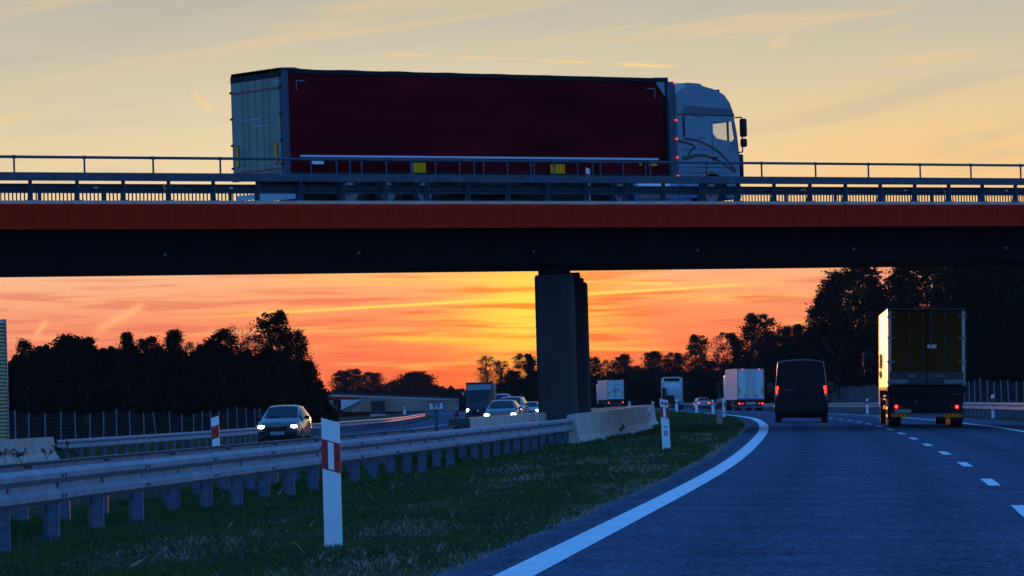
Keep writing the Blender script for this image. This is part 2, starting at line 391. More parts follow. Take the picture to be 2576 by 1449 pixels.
def wheeltracks(m, tracks):
    nt = m.node_tree; b = nt.nodes['Principled BSDF']; src = b.inputs['Base Color'].links[0].from_socket
    a = nt.nodes.new('ShaderNodeAttribute'); a.attribute_name = 'lateral'; out = None
    def M(op, *v):
        n = nt.nodes.new('ShaderNodeMath'); n.operation = op
        for i, x in enumerate(v):
            if isinstance(x, (int, float)): n.inputs[i].default_value = x
            else: nt.links.new(x, n.inputs[i])
        return n.outputs[0]
    for c, w, k in tracks:
        d = M('DIVIDE', M('SUBTRACT', a.outputs['Fac'], c), w); g = M('MULTIPLY', M('EXPONENT', M('MULTIPLY', M('MULTIPLY', d, d), -1.0)), k)
        out = g if out is None else M('ADD', out, g)
    t = nt.nodes.new('ShaderNodeTexCoord'); nz = nt.nodes.new('ShaderNodeTexNoise'); nt.links.new(t.outputs['Object'], nz.inputs['Vector']); nz.inputs['Scale'].default_value = .12; nz.inputs['Detail'].default_value = 4
    f = M('SUBTRACT', 1.04, M('MULTIPLY', out, M('ADD', M('MULTIPLY', nz.outputs['Fac'], 1.2), .3)))
    mx = nt.nodes.new('ShaderNodeMix'); mx.data_type = 'RGBA'; mx.blend_type = 'MULTIPLY'; mx.inputs[0].default_value = 1
    nt.links.new(src, mx.inputs[6]); nt.links.new(f, mx.inputs[7]); nt.links.new(mx.outputs[2], b.inputs['Base Color'])
ASPH2 = ASPH.copy(); road.data.materials[0] = ASPH2
wheeltracks(ASPH2, [(1.25, .38, .20), (3.0, .38, .20), (5.1, .40, .24), (6.9, .40, .24), (-.35, .10, .25), (7.95, .05, .3)])
grid_mesh('opposite_road', strip('', -24.6, -10.8, -60, 1590, .006, ASPH, 5.0, 4), ASPH, 'structure')
def marking(name, o, w, Y0, Y1, step=3.0): return grid_mesh(name, strip('', o-w/2, o+w/2, Y0, Y1, .011, MARK, step, 2), MARK, 'structure')
marking('road_edge_line', 0, .29, -60, 1580, 1.5)
marking('road_edge_line', 7.75, .25, -60, 1580, 2)
marking('opposite_edge_line', -11.6, .25, -60, 1580, 3)
marking('opposite_edge_line', -19.4, .25, -60, 1580, 3)
# dashed lane line: each dash a piece of the road
Pd = hitz(2427, 1170, lambda X, Y: z0(Y)+.03); Od = Pd.x-XL(Pd.y)
Pd2 = hitz(2497, 1214.6, lambda X, Y: z0(Y)+.03); Od2 = Pd2.x-XL(Pd2.y)
print('DASH', Pd.y, Od, Pd2.y, Od2)
PIT = 12.0
for k in range(-5, 44):
    Y0 = (Pd.y+k*PIT if k >= 0 else Pd2.y+(k+1)*(Pd.y-Pd2.y))-2
    if Y0 > 560: break
    o = grid_mesh('lane_dash', strip('', Od-.08, Od+.08, Y0, Y0+4, .011, MARK, 2), MARK, None, road)
for k in range(0, 20):
    grid_mesh('lane_dash', strip('', -15.5, -15.25, 110+k*PIT, 114+k*PIT, .011, MARK, 2), MARK, None, bpy.data.objects['opposite_road'])

# ================================================================ grass
def blades(name, m, N, Yr, orng, h, w, dens=None):
    Y = Yr[0]+(Yr[1]-Yr[0])*rng.random(N)**1.0; o = orng[0]+(orng[1]-orng[0])*rng.random(N)
    if dens is not None:
        keep = rng.random(N) < dens(o, Y); Y, o = Y[keep], o[keep]; N = len(Y)
    X = np.interp(Y, yy, xx)+o; Z = np.interp(Y, ZY, ZZ)+np.interp(o, CO, CZ)
    Z += np.where((o < -1) & (o > -8.2), .035*(np.sin(Y*.9+o*2.1)+np.sin(Y*.37-o*1.3)), 0)-.01
    clump = .55+.75*(np.sin(X*3.1+Y*.7)*np.sin(Y*.63-X*1.9)*.5+.5)
    hh = h*(.45+rng.random(N)*.9)*clump; a = rng.random(N)*2*np.pi; ln = rng.normal(0, .45, (N, 2))*hh[:, None]
    ww = w*(.6+rng.random(N)*.8)
    V = np.zeros((N, 4, 3)); cx, cy = np.cos(a)*ww/2, np.sin(a)*ww/2
    V[:, 0] = np.c_[X-cx, Y-cy, Z]; V[:, 1] = np.c_[X+cx, Y+cy, Z]
    V[:, 2] = np.c_[X+cx*.6+ln[:, 0]*.4, Y+cy*.6+ln[:, 1]*.4, Z+hh*.6]; V[:, 3] = np.c_[X+ln[:, 0], Y+ln[:, 1], Z+hh]
    F = (np.arange(N)[:, None]*4+np.array([0, 1, 2, 0, 2, 3])[None]).reshape(-1)
    me = bpy.data.meshes.new(name); me.vertices.add(N*4); me.vertices.foreach_set('co', V.reshape(-1)); me.loops.add(len(F)); me.loops.foreach_set('vertex_index', F.astype(np.int32))
    me.polygons.add(N*2); me.polygons.foreach_set('loop_start', np.arange(0, N*6, 3, dtype=np.int32)); me.polygons.foreach_set('loop_total', np.full(N*2, 3, np.int32)); me.update(); me.validate(); me.materials.append(m)
    return link(name, me, None, 'stuff')
GRASS = mat('grass_blades', (.070, .125, .036), .8, nz=.45, col2=(.042, .072, .028), spec=.0)
DRY = mat('dry_grass_blades', (.34, .25, .20), .85, nz=1.2, var=.35, spec=.0)
pt = lambda o, Y: np.sin(Y*.33+o*1.1)*np.sin(o*2.0-Y*.17)*.5+.5
blades('grass', GRASS, 230000, (26, 62), (-8.3, -.62), .075, .011, lambda o, Y: .25+.75*pt(o, Y)*np.clip((-.5-o)/1.2, .3, 1))
blades('grass', GRASS, 120000, (62, 175), (-8.3, -.7), .10, .03, lambda o, Y: .45+.55*pt(o, Y))
blades('grass', GRASS, 20000, (84, 122), (-7.2, -6.15), .26, .02, None)
blades('grass', GRASS, 50000, (175, 420), (-8.3, -.7), .12, .07, None)
blades('dry_grass', DRY, 110000, (26, 90), (-5.2, -.52), .05, .010, lambda o, Y: np.clip(1.15-1.0*pt(o, Y), 0, 1)*np.clip((o+5.2)/1.6, 0, 1))
blades('dry_grass', DRY, 40000, (90, 200), (-4.3, -.60), .07, .025, lambda o, Y: np.clip(.9-.9*pt(o, Y), 0, 1)*np.clip((o+4.3)/1.6, 0, 1))
blades('grass_stalks', DRY, 450, (28, 110), (-8.2, -.9), .13, .005, None)
blades('grass', GRASS, 60000, (140, 420), (-60, -25.6), .22, .07, None)
blades('grass', GRASS, 70000, (150, 560), (12.6, 34), .25, .07, None)

# ================================================================ guardrails
WB = [(0, .745), (.035, .745), (.085, .70), (.085, .645), (.02, .585), (.02, .545), (.085, .485), (.085, .425), (.035, .385), (0, .385),
      (0, .391), (.032, .391), (.079, .428), (.079, .482), (.014, .543), (.014, .587), (.079, .648), (.079, .697), (.032, .739), (0, .739)]
def guardrail(label, path, side=1, pitch=2.46, seg=4.92, start=0.0, pw=.155, group=None, bolts=True, blocks=False, mt=None, name='guardrail', pmt=None):
    """path: list of (x, y, z ground). side +1: face to the right of travel"""
    mt = mt or STEEL
    P_ = [Vector(p) for p in path]; L = [0.0]
    for a, b in zip(P_, P_[1:]): L.append(L[-1]+(b-a).length)
    def at(d):
        d = min(max(d, 0), L[-1]-1e-4); i = int(np.searchsorted(L, d, side='right'))-1; f = (d-L[i])/(L[i+1]-L[i]); return P_[i].lerp(P_[i+1], f), (P_[i+1]-P_[i]).normalized()
    root = thing(name, label, 'guardrail', P_[0], group=group); o0 = P_[0]
    d = 0.0; k = 0
    while d < L[-1]-.3:
        e = min(d+seg, L[-1]); pts = [at(x)[0]-o0 for x in np.linspace(d, e+(.02 if e < L[-1] else 0), 3)]
        prof = [(side*a, b+(.002 if k % 2 else 0)) for a, b in WB]
        sweep(pts, prof).build('beam', mt, root); d = e; k += 1
    pm = MB(); # C-section post
    pm.box((0, 0, .29), (pw, .006, .68)); pm.box((-pw/2, -.03, .29), (.006, .06, .68)); pm.box((pw/2, -.03, .29), (.006, .06, .68))
    pme = pm.mesh('post', pmt or STEELD)
    bm_ = MB(); d = start; n = 0
    while d < L[-1]:
        p, t = at(d); ang = math.atan2(t.y, t.x)-math.pi/2 if True else 0
        q = p-o0; r = Vector((t.y, -t.x, 0))*side
        o = link('post', pme, root, None, q-r*.05, (0, random.uniform(-.015, .015), random.uniform(-.08, .08)))
        if bolts and n % 2 == 0:
            for zz in (.67, .455):
                for s in (-.09, .09):
                    c = q+r*.088+Vector((t.x*s, t.y*s, zz)); bm_.tube(c-r*.008, c+r*.012, .017, n=6)
        d += pitch; n += 1
    if bm_.v: bm_.build('bolts', DARKST, root, kind='stuff')
    return root, at, o0, L[-1]
def lineN(Y): return -8.85+.0914*Y
def gl(Y, dx=0.0): return (lineN(Y)+dx, Y, 0.0 if Y < 110 else -.0)
near_path = [gl(Y) for Y in (18.97, 30, 45, 60, 80, 100, 119)]
g1, at1, o1, L1 = guardrail('nearest galvanised guardrail crossing the grass from the lower left up to the bridge pillar', near_path, 1, pitch=2.46*math.hypot(1, .0914)*.9955, start=.1)
sec_path = [gl(Y, -1.42) for Y in (18, 30, 45, 60, 80, 97.5)]
g2, at2, o2, L2 = guardrail('second guardrail seen from its back, just behind the nearest one', sec_path, -1, pitch=2.46, start=.9, bolts=False)
mb = MB(); d = .6
while d < L2:                          # dark plates drawn for the slots, and bolt heads, on the second rail's back
    p, t = at2(d); r = Vector((t.y, -t.x, 0)); rm = Matrix.Rotation(math.atan2(t.y, t.x), 3, 'Z')
    mb.box(p-o2+r*.045+Vector((0, 0, .60)), (1.0, .07, .10), rm); d += 1.66
mb.build('slot_plates', DARKST, g2, kind='stuff')
mb = MB(); d = 1.5
while d < L2:
    p, t = at2(d); r = Vector((t.y, -t.x, 0))
    for s in (-.09, .09): c = p-o2+r*.012+Vector((t.x*s, t.y*s, .695)); mb.tube(c-r*.02, c+r*.03, .022, n=6)
    d += 4.92
mb.build('bolts', DARKST, g2, kind='stuff')
# round reflectors on the near rail and at its end
for (px, py, rr) in ((701, 1158, .045), (1463, 1064, .05)):
    Yr = 8.85/(.0914-(px-1288)/FPX); p = P(px, py, Yr)-o1
    MB().tube(p+Vector((.0, .03, 0)), p+Vector((.0, -.03, 0)), rr, n=16).build('round_reflector', WHITEP, g1)
    MB().tube(p+Vector((.0, -.032, 0)), p+Vector((.0, -.036, 0)), rr*.3, n=10).build('reflector_boss', BLACK, g1)
# the same rail beyond the concrete barrier
pth = [(4.55, 146.6, .0), (4.95, 154, -.02), (5.28, 164, -.05), (5.2, 182, -.08), (4.8, 212, -.12), (4.3, 260, -.2), (3.9, 310, -.35), (2.5, 370, -.45)]
guardrail('short bright guardrail end emerging behind the far end of the concrete barrier', pth, 1, pitch=2.46, bolts=False, group='guardrails')
off_path = lambda o, Y0, Y1, st, f=lambda Y: 0: [(XL(Y)+o+f(Y), Y, gz(XL(Y)+o, Y)) for Y in np.arange(Y0, Y1, st)]
g3 = guardrail('guardrail along the far side of the opposite carriageway, left behind the oncoming cars', off_path(-25.3, 147.5, 520, 12), 1, pitch=2.9, seg=5.4, group='guardrails', bolts=False)
guardrail('guardrail along the right verge behind the lorries, in front of the wire fence', off_path(12.3, 14, 760, 12), -1, pitch=2.6, group='guardrails', bolts=False)

# ================================================================ concrete barriers
JER = [(-.30, -.05), (-.30, .08), (-.16, .30), (-.10, .86), (.10, .86), (.16, .30), (.30, .08), (.30, -.05)]
def barrier(label, pts, h=1.0, seg=6, wide=1.0, group=None, seams=3):
    root = thing('concrete_barrier', label, 'concrete barrier', pts[0], group=group); o = Vector(pts[0]); n = len(pts)
    prof = [(a*wide, b*h) for a, b in JER]
    for a, b in zip(pts, pts[1:]):
        a, b = Vector(a), Vector(b); d = (b-a).normalized(); L = (b-a).length; m = L/seams
        for i in range(seams):
            p, q = a+d*(i*m+.006), a+d*((i+1)*m-.006)
            dz = random.uniform(-.006, .006)
            sweep([p-o+Vector((0, 0, dz)), q-o+Vector((0, 0, dz))], prof).build('block', CONC, root)
    return root
Ys = np.linspace(113.2, 146.5, 7)
barrier('concrete barrier right of the pillar, its foot showing pale beside the grass', [(lineN(Y)+.02, Y, (-.06+.1*(Y-113)/33)) for Y in Ys], h=1.05, wide=1.12, seams=2)
barrier('concrete barrier left of the pillar with headlights shining above it', [(lineN(Y)-1.42, Y, -.03) for Y in np.linspace(98, 176, 9)], h=1.08, seams=1)
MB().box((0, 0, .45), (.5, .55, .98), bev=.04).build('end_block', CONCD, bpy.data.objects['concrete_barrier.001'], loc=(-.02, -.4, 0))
barrier('low concrete barrier at the left edge under the ribbed noise wall, weeds at its foot', [(XL(Y)-25.3, Y, gz(XL(Y)-25.3, Y)+.02) for Y in np.linspace(92, 146.5, 8)], h=.98, seams=1)
# noise wall
def noisewall():
    NW = mat('noise_wall_panels', (.34, .38, .16), .55, nz=1.5, var=.25)
    Yb, Ya = 146.3, 80.0
    pb, pa = P(15.5, 1104, Yb), None
    off = pb.x-XL(Yb)
    root = thing('noise_wall', 'tall green ribbed noise barrier cut off by the left edge of the picture', 'noise barrier', (pb.x, Yb, gz(pb.x, Yb)))
    o = Vector(root.location); top = P(15.5, 808, Yb).z-o.z; n = 34; base = pb.z-o.z-.2
    ys = [Yb, 132, 116, 100, 84]
    for a, b in zip(ys, ys[1:]):
        xa, xb = XL(a)+off-o.x, XL(b)+off-o.x
        for i in range(n):
            za = base+(top-base)*i/n; hh = (top-base)/n
            poly = [(-.06, za), (.02, za+.01), (.075, za+hh*.35), (.075, za+hh*.7), (.02, za+hh*.94), (-.06, za+hh*.94)]
            sweep([(xb, b-o.y+.06, 0), (xa, a-o.y-.06, 0)], poly).build('rib', NW, root)
        MB().box((xa, a-o.y, (top+base)/2+.02), (.22, .16, top-base+.1)).build('post', STEEL, root)
    return root
noisewall()

# ================================================================ delineators, signs
def delineator(label, loc, h=1.2, w=.156, flip=1, dark=False, nums=None, plate=None, rot=0.0, lean=0.0, strip_=True, group='white delineator posts with a red band'):
    root = thing('delineator_post', label, 'road marker post', loc, (0, lean, rot), group)
    s = .14*flip; hw = w/2; d = .05
    f = lambda z, x: z-s*x/hw*.16
    def slab(z0_, z1_, x0, x1, y0, y1):
        return MB().prism([(x0, f(z0_, x0) if z0_ > .02 else z0_), (x1, f(z0_, x1) if z0_ > .02 else z0_), (x1, f(z1_, x1)), (x0, f(z1_, x0))], y0, y1)
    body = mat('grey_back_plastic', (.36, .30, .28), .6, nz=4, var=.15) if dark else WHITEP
    slab(-.1, h, -hw, hw, -d/2, d/2).build('post_body', body, root)
    b0, b1 = h*.635, h*.85
    rd = mat('dark_red_film', (.14, .02, .025), .5, nz=8, var=.3) if dark else RED  # darker red for the posts seen from their back
    slab(b0, b1, -hw-.003, hw+.003, -d/2-.004, d/2+.004).build('red_band', rd, root)
    if strip_: slab(b0+.01, b1-.01, -w*.16, w*.16, -d/2-.008, -d/2-.0045).build('reflector_strip', WHITEP, root)
    if plate: 
        slab(h*.89, h*.955, -w*.36, w*.38, -d/2-.006, -d/2).build('red_plate', RED, root)
        text(plate, .075, root, (0, -d/2-.008, h*.92), (R(90), 0, 0), WHITEP, sx=1.0)
    if nums:
        text(nums[0], .068, root, (.0, -d/2-.003, h*.445), (R(90), 0, 0), BLACK, off=.001)
        text(nums[1], .165, root, (.004, -d/2-.003, h*.325), (R(90), 0, 0), BLACK, off=.003)
    return root
def dl(px, py, **k):
    p = hit(px, py); return p
p = hit(840, 1405); delineator('large white post with red band standing in front of the guardrail in the foreground', p, h=347/FPX*p.y, w=45/FPX*p.y, lean=0, flip=1)
p = hit(1677, 1131); delineator('white post marked 99 and 0 with a small red plate at its top', p, h=126/FPX*p.y, w=20.5/FPX*p.y, nums=('99', '0'), plate='S8', lean=-.03)
p = hit(1811, 1073); delineator('dull grey post with dark band in front of the white semi trailer', p, h=70/FPX*p.y, w=14.5/FPX*p.y, dark=True, flip=-1, strip_=False)
p = hit(1820, 1056); delineator('small white post marked 99 and 9 right beside the grey post', p, h=54/FPX*p.y, w=10.5/FPX*p.y, nums=('99', '9'))
for px, py, h, lab in ((1794, 1045, 39, 'white post with red band between the pale car and the grey post'), (1752.5, 1040, 36, 'white post directly in front of the pale car seen from behind'),
                       (1702.5, 1037.5, 32, 'white post in front of the lorry tractor without trailer'), (1642.5, 1033.5, 23, 'small white post on the median between concrete barrier and lorry tractor'),
                       (1584, 1026.5, 17, 'tiny white post right behind the end of the concrete barrier')):
    p = hit(px, py); delineator(lab, p, h=h/FPX*p.y, w=6.6/FPX*p.y)
Yp = 86.0; q = P(543, 1049, Yp); delineator('white post with slanted red band behind the left guardrails, near the oncoming car', (q.x, Yp, gz(q.x, Yp)-.05), h=q.z-gz(q.x, Yp)+.05, w=.155, flip=-1, strip_=False, lean=-.02)
Yp = 150.0; q = P(1148, 1021, Yp); delineator('post seen from its back with dark band at the left end of the concrete barrier', (q.x, Yp, gz(q.x, Yp)), h=q.z-gz(q.x, Yp), w=.15, flip=-1, dark=True, strip_=False)
for px, Yp, lab in ((2497, 207, 'red and white post behind the right guardrail at the picture edge'), (2181, 290, 'red and white post behind the guardrail between van and big lorry')):
    q = P(px, 993 if px > 2300 else 1003, Yp); g_ = gz(q.x, Yp); delineator(lab, (q.x, Yp, g_), h=max(.9, q.z-g_), w=.17, flip=-1, strip_=False)
# kilometre sign "99"
q = P(1097, 1021.5, 87.0); g_ = gz(q.x, 87)
sg = thing('kilometre_sign', 'small white board reading 99 with black border on a thin post between the guardrails', 'road sign', (q.x, 87, g_))
sw, sh = 39/FPX*87, 20/FPX*87; zc_ = q.z-g_
MB().box((0, 0, zc_), (sw, .02, sh), bev=.008).build('sign_board', BLACK, sg)
MB().box((0, -.0135, zc_), (sw-.035, .006, sh-.035)).build('sign_face', mat('sign_face', (.62, .60, .60), .5), sg)
text('99', sh*.98, sg, (0, -.019, zc_), (R(90), 0, 0), BLACK, off=.002, sx=1.05)
MB().tube((0, .03, -.2), (0, .03, zc_+sh*.3), .035, n=10).build('sign_post', DARKST, sg)

# ================================================================ wire fences
def fence(label, pts, h, pitch, leanat=None, r=.035):
    root = thing('wire_fence', label, 'fence', pts[0], group='wire fences'); o = Vector(pts[0]); P_ = [Vector(p) for p in pts]; L = [0.0]
    for a, b in zip(P_, P_[1:]): L.append(L[-1]+(b-a).length)
    def at(d):
        d = min(d, L[-1]-1e-4); i = int(np.searchsorted(L, d, side='right'))-1; return P_[i].lerp(P_[i+1], (d-L[i])/(L[i+1]-L[i]))
    pme = MB().box((0, 0, h/2-.1), (.07, .07, h+.2)).mesh('post', STEELD); d = 0; i = 0; tops = []
    while d < L[-1]:
        q = at(d)-o; e = .08*math.sin(i*1.7)+.05*math.sin(i*.6)
        link('post', pme, root, None, q+Vector((0, 0, e)), (0, (-.11 if i == leanat else random.uniform(-.015, .015)), 0)); tops.append(q+Vector((0, 0, e))); d += pitch; i += 1
    w = MB(); s = .0045
    for a, b in zip(tops, tops[1:]):
        for k in range(12):
            z = h*(.04+.92*k/11); sag = Vector((0, 0, -.05*(k/11)))
            m = (a+b)/2+Vector((0, 0, z))+sag
            for p, q in ((a+Vector((0, 0, z)), m), (m, b+Vector((0, 0, z)))):
                w.add([p-Vector((0, 0, s)), q-Vector((0, 0, s)), q+Vector((0, 0, s)), p+Vector((0, 0, s))], [(0, 1, 2, 3)])
                w.add([p-Vector((s, 0, 0)), q-Vector((s, 0, 0)), q+Vector((s, 0, 0)), p+Vector((s, 0, 0))], [(0, 1, 2, 3)])
        nv = max(4, int((b-a).length/.32))
        for k in range(1, nv):
            p = a.lerp(b, k/nv); w.add([p+Vector((-s*.7, 0, .03)), p+Vector((s*.7, 0, .03)), p+Vector((s*.7, 0, h*.93)), p+Vector((-s*.7, 0, h*.93))], [(0, 1, 2, 3)])
    w.build('wire_net', DARKST, root, kind='stuff')
    return root
fl = []
for px, py, Y in ((-160, 1040, 168), (72, 1035, 200), (300, 1036, 233), (480, 1038, 262), (560, 1029, 282), (640, 1026, 300), (700, 1024, 330), (790, 1022, 370), (850, 1020, 420)):
    q = P(px, py, Y); fl.append((q.x, Y, q.z-2.2))
fence('wire fence with thin metal posts in front of the dark trees on the left', fl, 2.2, 5.3, leanat=15)
fr = []
for px, py, Y in ((2700, 950, 210), (2576, 955, 235), (2460, 957.5, 262), (2300, 963, 320), (2180, 970, 400), (2090, 975, 500), (1990, 984, 620), (1800, 996, 800)):
    q = P(px, py, Y); fr.append((q.x, Y, q.z-2.1))
fence('wire fence with thin metal posts along the right edge behind the big lorry', fr, 2.1, 4.2)
# ================================================================ the bridge
D2 = Vector((.7986, .6018, 0)); N2 = Vector((-.6018, .7986, 0)); P0 = Vector((-5.066, 113.40, 0))
def zc(t): return 6.818+.00537*t
def B(t, n, dz=0.0): p = P0+D2*t+N2*n; return Vector((p.x, p.y, zc(t)+dz))
BR = thing('road_bridge', 'road bridge crossing the whole picture with an orange edge beam over dark concrete', 'bridge', P0)
WD = 10.6; T0, T1 = -62, 92
def bsweep(prof, t0=T0, t1=T1, n=2):      # prof (n, dz) ; travel along +t: the right side is -n
    pts = [B(t, 0)-P0 for t in np.linspace(t0, t1, n)]
    return sweep(pts, [(-a, b) for a, b in prof])
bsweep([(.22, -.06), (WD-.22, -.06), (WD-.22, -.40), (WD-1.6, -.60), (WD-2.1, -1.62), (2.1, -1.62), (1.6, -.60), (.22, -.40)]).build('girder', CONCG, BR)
bsweep([(.55, -.055), (WD-.55, -.055), (WD-.55, -.045), (.55, -.045)]).build('deck_asphalt', ASPH, BR)
bsweep([(.06, -.10), (.06, .10), (.55, .10), (.55, -.10)]).build('near_curb', CONC, BR)
bsweep([(WD-.55, -.10), (WD-.55, .10), (WD-.06, .10), (WD-.06, -.10)]).build('far_curb', CONC, BR)
bsweep([(-.0, -.655), (.0, .0), (.05, .02), (.22, .02), (.22, -.41), (.12, -.655)], T0, T0+.01)
# orange edge panels, one by one
pnl = sweep([Vector((0, 0, 0)), D2*1.038], [(.0, -.662), (0, -.01), (-.03, .012), (-.20, .012), (-.20, -.40), (-.10, -.662)]).mesh('cornice_panel', ORANGE)
k = 0; t = -24.0-1.05*32
while t < 89:
    link('cornice_panel', pnl, BR, None, B(t+.006, -.02+random.uniform(-.004, .004), random.uniform(-.003, .003))-P0); t += 1.05
bsweep([(WD-.2, -.66), (WD-.2, .01), (WD+.02, .01), (WD+.02, -.66)]).build('far_edge_beam', ORANGE, BR)
# small drain spouts under the edge
dm = MB().tube((0, 0, 0), (0, -.12, -.02), .04, n=8).mesh('drain_spout', STEEL)
for px in (-70, 418, 905, 1345, 1758, 2150, 2533):
    u = (px-1288)/FPX; n_ = 1.9; b0 = B(0, n_); t = (b0.x-u*b0.y)/(u*D2.y-D2.x); link('drain_spout', dm, BR, None, B(t, n_, -1.26)-P0)
# pillars
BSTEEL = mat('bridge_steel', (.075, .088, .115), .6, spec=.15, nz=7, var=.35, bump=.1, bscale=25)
def pillar(x, y, top, label):
    root = thing('bridge_pillar', label, 'pillar', (x, y, -.3), (0, 0, -.07), 'bridge pillars'); h = .56; c = .09
    prof = [(-h+c, -h), (h-c, -h), (h, -h+c), (h, h-c), (h-c, h), (-h+c, h), (-h, h-c), (-h, -h+c)]
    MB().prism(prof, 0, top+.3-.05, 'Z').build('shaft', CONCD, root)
    MB().prism([(a*.96, b*.96) for a, b in prof], top+.25, top+.3, 'Z').build('shaft_top', CONCD, root)
    MB().box((0, 0, top+.3+.07), (.9, .9, .14), bev=.02).build('bearing_plinth', CONCG, root)
    MB().box((0, 0, top+.3+.19), (.7, .7, .12), bev=.02).build('bearing', CHASS, root)
    MB().box((0, 0, top+.3+.28), (.68, .68, .07)).build('bearing_plate', CHASS, root)
pillar(1.26, 121.6, 4.93, 'front concrete pillar carrying the bridge, the broad grey one')
pillar(1.775, 128.6, 4.88, 'darker pillar standing just right of and behind the front pillar')
# near guardrail of the bridge: posts, top channel, inner beam, handrail
def tpx(px, n):
    u = (px-1288)/FPX; b0 = B(0, n); return (b0.x-u*b0.y)/(u*D2.y-D2.x)
RL = thing('bridge_guardrail', 'steel guardrail with a thin handrail on top along the near edge of the bridge', 'guardrail', P0, group='guardrails on the bridge')
ts = tpx(83, .22); pitch = 1.425
t_ = ts-33*pitch; tt = []
while t_ < 89: tt.append(t_); t_ += pitch
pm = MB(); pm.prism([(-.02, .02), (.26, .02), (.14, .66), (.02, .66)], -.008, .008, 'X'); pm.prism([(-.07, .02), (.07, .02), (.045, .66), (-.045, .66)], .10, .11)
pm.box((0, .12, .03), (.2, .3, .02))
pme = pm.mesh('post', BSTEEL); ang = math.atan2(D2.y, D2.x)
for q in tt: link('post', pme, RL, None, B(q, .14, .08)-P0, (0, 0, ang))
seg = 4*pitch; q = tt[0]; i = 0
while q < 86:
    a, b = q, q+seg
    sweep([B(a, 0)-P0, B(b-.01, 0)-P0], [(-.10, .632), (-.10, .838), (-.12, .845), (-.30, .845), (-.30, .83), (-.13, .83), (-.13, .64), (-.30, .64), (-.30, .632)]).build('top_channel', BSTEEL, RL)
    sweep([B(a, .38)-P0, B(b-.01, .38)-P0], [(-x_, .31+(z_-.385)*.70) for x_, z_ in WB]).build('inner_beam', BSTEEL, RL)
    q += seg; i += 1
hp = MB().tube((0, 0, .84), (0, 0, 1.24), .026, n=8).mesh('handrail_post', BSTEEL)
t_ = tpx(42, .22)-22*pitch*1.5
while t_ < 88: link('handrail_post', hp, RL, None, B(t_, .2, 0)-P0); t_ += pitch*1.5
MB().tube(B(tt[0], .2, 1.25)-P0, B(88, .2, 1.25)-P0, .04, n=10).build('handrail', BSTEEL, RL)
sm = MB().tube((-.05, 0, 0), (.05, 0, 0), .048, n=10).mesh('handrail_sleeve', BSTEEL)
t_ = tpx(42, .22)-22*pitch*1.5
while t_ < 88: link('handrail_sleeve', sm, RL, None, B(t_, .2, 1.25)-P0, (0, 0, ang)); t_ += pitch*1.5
rm = MB().box((0, 0, 0), (.12, .02, .04), bev=.008).mesh('painted_sky_hole', WHITEP)  # white chips painted as sky seen through holes in the beam
for px in (247, 588, 2026, 2285, 2539): link('painted_sky_hole', rm, RL, None, B(tpx(px, .36), .355, .46)-P0, (0, 0, ang))
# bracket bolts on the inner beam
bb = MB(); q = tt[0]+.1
while q < 88:
    c = B(q, .36, .50)-P0; bb.box(c, (.11, .05, .06), ang); q += pitch
bb.build('brackets', STEEL, RL, kind='stuff')
# far side: guard beam and baluster railing
FR = thing('bridge_railing', 'railing of closely set thin bars on the far side of the bridge', 'railing', B(0, WD-.3), group='guardrails on the bridge')
fo = B(0, WD-.3)
bar = MB().box((0, 0, .50), (.03, .03, .86)).mesh('baluster', CHASS)
hid = MB(); t = -58.0; cnt = 0
ta, tb = tpx(800, WD-.3), tpx(1850, WD-.3)
while t < 88:
    if (t < ta and t > tpx(-40, WD-.3)) or (t > tb and t < tpx(2620, WD-.3)): link('baluster', bar, FR, None, B(t, WD-.3)-fo, (0, 0, ang)); cnt += 1
    else: hid.box(B(t, WD-.3, .50)-fo, (.03, .03, .86), ang)
    t += .131
hid.build('balusters', DARKST, FR, kind='stuff')
for dz_, hh in ((.95, .05), (.10, .04)):
    p, q = B(-58, WD-.3, dz_)-fo, B(88, WD-.3, dz_)-fo; sweep([p, q], [(-.03, -hh/2), (.03, -hh/2), (.03, hh/2), (-.03, hh/2)]).build('rail', CHASS, FR)
fp = MB().box((0, 0, .5), (.09, .07, 1.0)).mesh('post', DARKST); t = -58
while t < 88: link('post', fp, FR, None, B(t, WD-.3)-fo, (0, 0, ang)); t += 2.2
FB = thing('far_bridge_guardrail', 'dark guard beam on the far side of the bridge carriageway', 'guardrail', B(0, WD-.9), group='guardrails on the bridge'); fo = B(0, WD-.9)
t = -58
while t < 86: sweep([B(t, WD-.9)-fo, B(t+3.99, WD-.9)-fo], [(x_, z_-.14) for x_, z_ in WB]).build('beam', DARKST, FB); t += 4
fp = MB().box((0, 0, .24), (.1, .1, .5)).mesh('post', DARKST); t = -58
while t < 88: link('post', fp, FB, None, B(t, WD-.8)-fo, (0, 0, ang)); t += 2.0
tq = tpx(1487, .75); delineator('short white post poking up above the bridge guardrail in front of the red tarpaulin', B(tq, .75, -.04), h=1.14, w=.12, rot=0, strip_=False, group=None)

